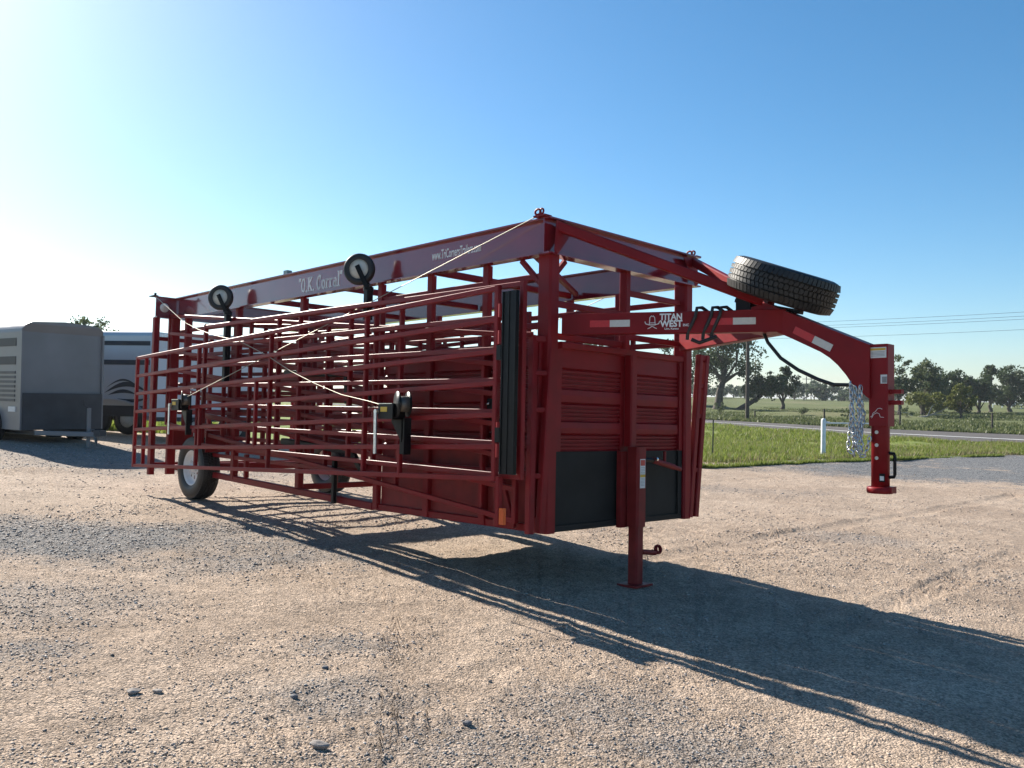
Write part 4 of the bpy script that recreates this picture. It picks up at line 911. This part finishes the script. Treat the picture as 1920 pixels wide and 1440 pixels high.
b = MB(); b.box((-hl + 1.0, -.012, zb3 + .1), (-hl + 1.6, -.004, zt3 - .2)); b.build('side_door', WHITET, G3)
b = MB(); b.box((-hl, -.016, zb3), (hl, -.003, zb3 + .10)); b.build('sill', DARKT, G3)
for x in (-.35, .45):
    w = MB(); w.lathe([(-.1, .2), (-.1, .33), (-.06, .36), (.06, .36), (.1, .33), (.1, .2)], (x, .10, .36), (0, 1, 0), 24); wh = w.build('wheel', RUBBER, G3)
    w = MB(); w.lathe([(-.09, 0), (-.09, .2), (.09, .2), (.09, 0)], (x, .10, .36), (0, 1, 0), 20); w.build('rim', HUB, wh)

# ------------------------------------------------------------------ trees
def tree(name, label, u, D, h, spread, leafm, nleaf, leaf, lean=(0, 0), trunk=.35, crown0=.35, cat='tree', group=None, seed=0, limbs=7, droop=0.0, bark=None, cl=None, gap=.30):
    """tapered trunk, limbs that run to leaf clumps; clumps fill an uneven crown volume with gaps"""
    rs = np.random.default_rng(100 + seed); p = spot(u, D)
    r = empty(name, tuple(p)); tag(r, label, cat, group)
    up = np.array([0, 0, 1.0]); side = np.array([RH[0], RH[1], 0]); fwd = np.array([FH[0], FH[1], 0])
    zb = h * crown0; cz = (zb + h) / 2; rz = (h - zb) / 2
    fork = up * (zb + .15 * rz) + side * lean[0] * h + fwd * lean[1] * h
    tr = [up * -.3] + [fork * t + side * (math.sin(t * 5 + seed) * .018 * h) for t in np.linspace(0, 1, 6)]
    b = MB(); b.rod(tr, [trunk * (1.25 - .62 * k / 6) for k in range(7)], 8)
    nc = cl or max(12, nleaf // 42)
    c0 = side * lean[0] * h * 1.15 + fwd * lean[1] * h + up * cz
    # big lobes first, then clumps on the lobes
    nl = max(4, limbs); lob = []
    for k in range(nl):
        a = 2 * math.pi * (k + rs.random() * .8) / nl; e = rs.uniform(-.75, 1.0); ce = math.sqrt(max(0.05, 1 - e * e))
        q = c0 + (side * math.cos(a) + fwd * math.sin(a)) * spread * ce * rs.uniform(.45, .78) + up * rz * e * .72
        lob.append((q, spread * rs.uniform(.26, .46)))
    lob.append((c0 + up * rz * .62, spread * .42)); lob.append((c0, spread * .38))
    C = []; R = []
    for k in range(nc):
        q, R0 = lob[rs.integers(0, len(lob))]; w = rs.normal(0, 1, 3); w /= np.linalg.norm(w)
        c = q + w * R0 * rs.uniform(.55, 1.05) * np.array([1, 1, min(1.1, rz / spread * 1.1)])
        if c[2] < zb * .75 and not droop: c[2] = zb * .75 + abs(c[2] - zb * .75) * .3
        if droop: c[2] -= droop * abs(rs.normal(0, .5)) * spread
        C.append(c); R.append(spread * rs.uniform(.12, .23))
    C = np.array(C); R = np.array(R)
    for q, R0 in lob:
        m1 = fork + (q - fork) * .5 + up * rs.normal(0, .04) * h + side * rs.normal(0, .05) * spread
        b.rod([fork * rs.uniform(.8, 1.0), m1, q], [trunk * .38, trunk * .22, trunk * .07], 6)
        for _ in range(2): e = C[rs.integers(0, nc)]; (np.linalg.norm(e - q) < spread * .7) and b.rod([m1 * .4 + q * .6, e], [trunk * .09, trunk * .03], 5)
    b.build('trunk', bark or BARK, r)
    idx = rs.integers(0, nc, nleaf); w = rs.normal(0, 1, (nleaf, 3)); w /= np.linalg.norm(w, axis=1)[:, None] + 1e-9
    P = C[idx] + w * (R[idx] * rs.random(nleaf) ** .4 * 1.15)[:, None] * np.array([1, 1, .8])
    P = P[P[:, 2] > .05]; nleaf = len(P)
    sz = leaf * (.5 + .8 * rs.random(nleaf)); a = rs.normal(0, 1, (nleaf, 3)); a /= np.linalg.norm(a, axis=1)[:, None]; c = np.cross(a, rs.normal(0, 1, (nleaf, 3))); c /= np.linalg.norm(c, axis=1)[:, None]
    V = np.stack([P - a * sz[:, None] * .6, P + c * sz[:, None] * .42, P + a * sz[:, None] * .6, P - c * sz[:, None] * .42], 1).reshape(-1, 3)
    o = npmesh('crown', V, np.arange(4 * nleaf).reshape(-1, 4), leafm); o.parent = r
    return r
tree('cottonwood_tree', 'big cottonwood with a thick trunk leaning right, beside the power pole', 1342, 112, 11.2, 5.6, LEAFD, 7000, .30, lean=(.10, 0), trunk=.55, crown0=.30, seed=1, limbs=11)
tree('cottonwood_tree', 'cottonwood whose crown shows between the front posts of the red trailer', 1118, 118, 9.9, 5.4, LEAFD, 6000, .32, trunk=.5, crown0=.25, seed=2, limbs=10)
tree('cottonwood_tree', 'dark cottonwood half hidden by the front wall of the red trailer', 1262, 122, 9.6, 4.4, LEAFD, 4800, .32, trunk=.5, crown0=.25, seed=3, limbs=9)
tree('leaning_tree', 'tree on a bare trunk leaning hard to the right, its crown hanging to the grass', 1383, 110, 5.0, 2.9, LEAFD, 4000, .26, lean=(.62, 0), trunk=.36, crown0=.38, seed=4, limbs=8, droop=.35)
tree('round_tree', 'green bushy tree right of the leaning trunk', 1468, 120, 6.0, 2.4, LEAFD, 3600, .28, trunk=.3, crown0=.15, seed=5, limbs=8)
tree('willow_tree', 'tall grey green willow just right of the hitch tube', 1686, 105, 7.4, 2.7, LEAFM, 3600, .26, trunk=.26, crown0=.28, seed=6, limbs=9)
tree('willow_tree', 'loose brownish green willow above the fallen branches', 1728, 108, 6.9, 3.0, LEAFM, 3800, .27, lean=(.05, 0), trunk=.3, crown0=.18, seed=7, limbs=9)
tree('dark_tree', 'dark dense tree left of the yellow green bush', 1762, 122, 7.0, 3.2, LEAFD, 5000, .30, trunk=.35, crown0=.02, seed=8, limbs=9)
tree('dark_tree', 'dark dense tree behind the yellow green bush', 1800, 126, 6.2, 3.2, LEAFD, 5000, .30, trunk=.35, crown0=.02, seed=9, limbs=9)
tree('dark_tree', 'low dark tree casting a long shadow over the right pasture', 1836, 128, 5.1, 2.8, LEAFD, 4200, .30, trunk=.3, crown0=.02, seed=10, limbs=8)
tree('bush', 'yellow green bush standing alone in the right pasture', 1802, 92, 3.9, 1.7, LEAFY, 2600, .22, trunk=.16, crown0=.1, seed=11, limbs=7, cat='bush')
tree('shrub', 'low olive shrub at the foot of the willows', 1735, 96, 2.9, 2.6, LEAFY, 2400, .22, trunk=.12, crown0=.1, seed=12, limbs=7, cat='bush')
tree('tall_tree', 'tall tree with feathery top left of the right edge clump', 1857, 140, 8.0, 2.1, LEAFD, 3800, .28, trunk=.3, crown0=.08, seed=13, limbs=8)
tree('tall_tree', 'broad dark tree at the right edge of the pasture', 1893, 146, 7.6, 3.7, LEAFD, 6000, .32, trunk=.35, crown0=.03, seed=14, limbs=9)
tree('tall_tree', 'dark tree cut off by the right edge of the view', 1938, 150, 7.8, 4.2, LEAFD, 6000, .32, trunk=.35, crown0=.03, seed=15, limbs=9)
tree('tree_behind_trailers', 'leafy tree top showing above the grey livestock trailer', 166, 46, 5.0, 1.6, LEAFM, 2600, .15, trunk=.2, crown0=.3, seed=16, limbs=8)
FAR = [(1236, 4.5), (1262, 4.2), (1300, 4.8), (1318, 4.2), (1352, 4.6), (1376, 4.3), (1398, 4.4), (1424, 4.6), (1446, 5.0), (1490, 5.4), (1508, 6.4), (1527, 6.8), (1542, 5.2), (1560, 4.8), (1578, 4.3), (1597, 4.2), (1612, 4.8), (1634, 5.0), (1656, 4.6), (1678, 4.4), (1040, 5.0), (1090, 5.0), (1150, 5.0), (1200, 5.0)]
FLAB = {1318: 'far tree low behind the trunk of the big cottonwood', 1352: 'far tree just right of the big cottonwood trunk', 1376: 'far tree left of the power pole, behind the leaning trunk', 1398: 'far tree directly behind the power pole',
        1424: 'far tree showing through the crown of the leaning tree', 1446: 'far tree behind the left side of the round green tree', 1490: 'far tree just right of the round green tree', 1508: 'far tree left of the tiny far power poles, tall in the tree line',
        1527: 'far tree right of the tiny far power poles, the highest of the tree line', 1542: 'far tree behind the white gate post', 1560: 'far tree second right of the tiny far power poles', 1578: 'low far tree in the dip of the tree line left of the chains',
        1597: 'far tree behind the end of the black hose', 1612: 'far tree behind the hanging chains', 1634: 'far tree behind the hitch tube', 1656: 'far tree behind the right side of the hitch tube', 1678: 'far tree behind the tall grey green willow'}
for k, (u, h_) in enumerate(FAR):
    lab = FLAB.get(u, 'far tree hidden behind the red corral trailer')
    tree('far_tree', lab, u, 235 + 25 * ((k * 7) % 3), h_ * .95, 3.6 + .8 * ((k * 5) % 3), LEAFF, 1500, .50, trunk=.25, crown0=.03, seed=30 + k, limbs=7, group='trees in the far tree line')
# fallen branches
p = spot(1745, 94); b = MB()
sd = np.array([RH[0], RH[1], 0]); 
b.rod([(0, 0, .05) + sd * -1.9, (0, 0, .25) + sd * -.4, (0, 0, .75) + sd * .9, (0, 0, 1.3) + sd * 2.0], [.12, .10, .07, .03], 7)
b.rod([(0, 0, .4) + sd * .1, (0, 0, .5) + sd * 1.1, (0, 0, .45) + sd * 2.0], [.07, .05, .02], 6); b.rod([(0, 0, .3) + sd * -.3, (0, 0, 1.4) + sd * .2, (0, 0, 1.9) + sd * 1.0], [.07, .05, .02], 6)
b.rod([(0, 0, .1) + sd * -1.7, (0, 0, .6) + sd * -2.6, (0, 0, .75) + sd * -4.0], [.08, .05, .02], 6)
o = b.build('fallen_branch', DEADW); o.location = tuple(p); tag(o, 'bleached dead branch lying under the willows', 'branch')
# weeds in the near pasture
for k, (u, D, hh) in enumerate(((1352, 84, .9), (1590, 78, .8), (1700, 84, .8), (1505, 88, .6))):
    tree('weed_clump', ['grey green weed clump left of the power pole', 'pale weed clump behind the white post', 'grey weed clump right of the hitch tube', 'low weed clump in the middle pasture'][k], u, D, hh * 1.6, .9, LEAFM, 420, .12, trunk=.03, crown0=.05, seed=80 + k, limbs=6, cat='weed')

# ------------------------------------------------------------------ poles, posts, gate, far things
p = spot(1402, 74); b = MB(); b.rod([(0, 0, -.2), (-.02, 0, 4.5), (-.05, 0, 9.5)], [.17, .155, .13], 10); o = b.build('power_pole', POLEW); o.location = tuple(p); tag(o, 'dark wooden power pole beyond the road', 'power pole')
FPOSTS = [(1416, 76, .75, 'short dark fence post just right of the power pole'), (1546, 68, 1.15, 'dark fence post behind the white gate post'), (1688, 62, 1.2, 'dark wooden fence post right of the hitch tube'), (1861, 62, 1.25, 'dark wooden fence post near the right edge')]
for u, D, hh, lab in FPOSTS:
    p = spot(u, D); b = MB(); b.rod([(0, 0, -.2), (.01, 0, hh * .6), (0, .01, hh)], [.075, .07, .065], 8); o = b.build('fence_post', POLEW); o.location = tuple(p); tag(o, lab, 'fence post', 'posts of the pasture fence')
p = spot(1338, 27.5); b = MB(); b.tube((0, 0, -.2), (.01, 0, 1.12), .028, .034, up=(1, 0, 0)); b.box((-.05, -.003, -.15), (.05, .003, .05)); o = b.build('steel_post', TPOST); o.location = tuple(p); tag(o, 'thin dark steel post in the verge beside the red trailer', 'fence post')
# white gate post with a rail behind the hitch
gp = spot(1545, 29.8); G4 = empty('pipe_gate', tuple(gp), math.atan2(RH[1], RH[0])); tag(G4, 'white pipe gate post with a horizontal rail on the green verge', 'gate')
hh = 1.32; b = MB(); b.rod([(0, 0, -.1), (0, 0, hh - .06), (0, 0, hh - .02), (0, 0, hh)], [.082, .082, .06, .01], 14); b.build('post', WHITEP, G4)
MB().rod([(.05, 0, hh - .15), (.22, 0, hh - .17)], .045, 8).build('hinge', WHITEP, G4)
MB().rod([(.22, 0, hh - .17), (2.6, .6, hh - .17)], .026, 8).build('rail', WHITEP, G4)
# far H-frame power poles
for k, u in enumerate((1512, 1521)):
    p = spot(u, 330); b = MB(); b.rod([(0, 0, 0), (0, 0, 9.2)], [.2, .16], 7); b.tube((-1.6, 0, 8.2), (1.6, 0, 8.2), .2, .2); o = b.build('far_power_pole', POLEW); o.location = tuple(p); tag(o, ['left one of two tiny power poles rising behind the far tree line', 'right one of two tiny power poles rising behind the far tree line'][k], 'power pole', 'far power poles')
# power lines, high over the road on the right
def wp(u, v, D): return CW + D * (FW + RWt * (u - 960) / FPX + UW * (720 - v) / FPX)
for k, (va, vb) in enumerate(((600, 582), (607, 590), (611, 597), (628, 618))):
    a, c = wp(1402, va + 8, 75), wp(2250, vb - 18, 58); pts = [a + (c - a) * t + np.array([0, 0, -.5 * 4 * t * (1 - t) * .35]) for t in np.linspace(0, 1, 16)]
    o = MB().rod(pts, .011, 5).build('power_line', WIRE); tag(o, ['uppermost thin power line over the right pasture', 'second power line from the top over the right pasture', 'third power line from the top over the right pasture', 'lowest power line, set apart below the other three'][k], 'power line', 'power lines')
# white board fence and parked van far right
fa, fb_ = spot(1862, 182), spot(2010, 170); d = (fb_ - fa)[:2]; Lf = np.linalg.norm(d); G5 = empty('board_fence', tuple(fa), math.atan2(d[1], d[0])); tag(G5, 'white board fence along the far right trees', 'fence')
for k in range(9):
    x = Lf * k / 8; z = tz(fa[0] + d[0] * k / 8, fa[1] + d[1] * k / 8) - fa[2]; bar('post', (x, 0, z - .1), (x, 0, z + 1.35), .16, .16, WHITEP, G5, up=(1, 0, 0))
    if k < 8:
        z2 = tz(fa[0] + d[0] * (k + 1) / 8, fa[1] + d[1] * (k + 1) / 8) - fa[2]
        for hh in (.65, 1.2): bar('board', (x, -.09, z + hh), (x + Lf / 8, -.09, z2 + hh), .04, .2, WHITEP, G5)
p = spot(1886, 190); G6 = empty('parked_van', tuple(p), math.atan2(RH[1], RH[0])); tag(G6, 'small white vehicle parked behind the white board fence', 'van')
b = MB(); b.plate([(-2.0, .45), (2.0, .45), (2.05, 1.1), (1.4, 1.2), (.9, 1.85), (-1.9, 1.9), (-2.05, 1.2)], (0, .8, 0), (1, 0, 0), (0, 0, 1), 1.6); b.build('body', WHITEP, G6)
b = MB(); b.box((-1.6, -.82, 1.25), (1.0, -.802, 1.7)); b.build('window', DARKT, G6)
for x in (-1.2, 1.25): MB().lathe([(-.1, 0), (-.1, .35), (.1, .35), (.1, 0)], (x, -.75, .35), (0, 1, 0), 16).build('wheel', RUBBER, G6)
# single stones in the foreground
v_, f_ = icos()
for k, (u, v, s, m, lab) in enumerate(((601, 1385, .034, ROCK, 'smooth pale pebble lying in the foreground gravel'), (252, 1289, .028, ROCK, 'flat pale stone at the left foreground'), (552, 1296, .020, DARKROCK, 'dark blue grey stone in the left foreground'), (876, 1346, .020, DARKROCK, 'dark stone near the bottom centre'), (296, 1287, .022, ROCK, 'flat light chip right of the flat pale stone'), (610, 1242, .016, DARKROCK, 'small dark stone on the light tyre track'))):
    p = lot_pt(u, v); z = tz(p[0], p[1]) + float(micro(np.array([p[0]]), np.array([p[1]]), np.array([4.0]))[0])
    bm = bmesh.new(); bmesh.ops.create_icosphere(bm, subdivisions=3, radius=1); rs = np.random.default_rng(k)
    ph = rs.uniform(0, 6, 3)
    for q in bm.verts:
        n_ = 1 + .12 * math.sin(3 * q.co.x + ph[0]) + .10 * math.sin(4 * q.co.y + ph[1]) + .08 * math.sin(5 * q.co.z + ph[2]); q.co = Vector((q.co.x * n_ * 1.15, q.co.y * n_ * .8, q.co.z * n_ * .55)) * s
    me = bpy.data.meshes.new('stone'); bm.to_mesh(me); bm.free(); me.materials.append(m); o = bpy.data.objects.new('stone', me); COL.objects.link(o)
    o.location = (p[0], p[1], z + s * .35); o.rotation_euler = (0, 0, math.atan2(RH[1], RH[0]) + rs.uniform(-.4, .4)); tag(o, lab, 'stone')
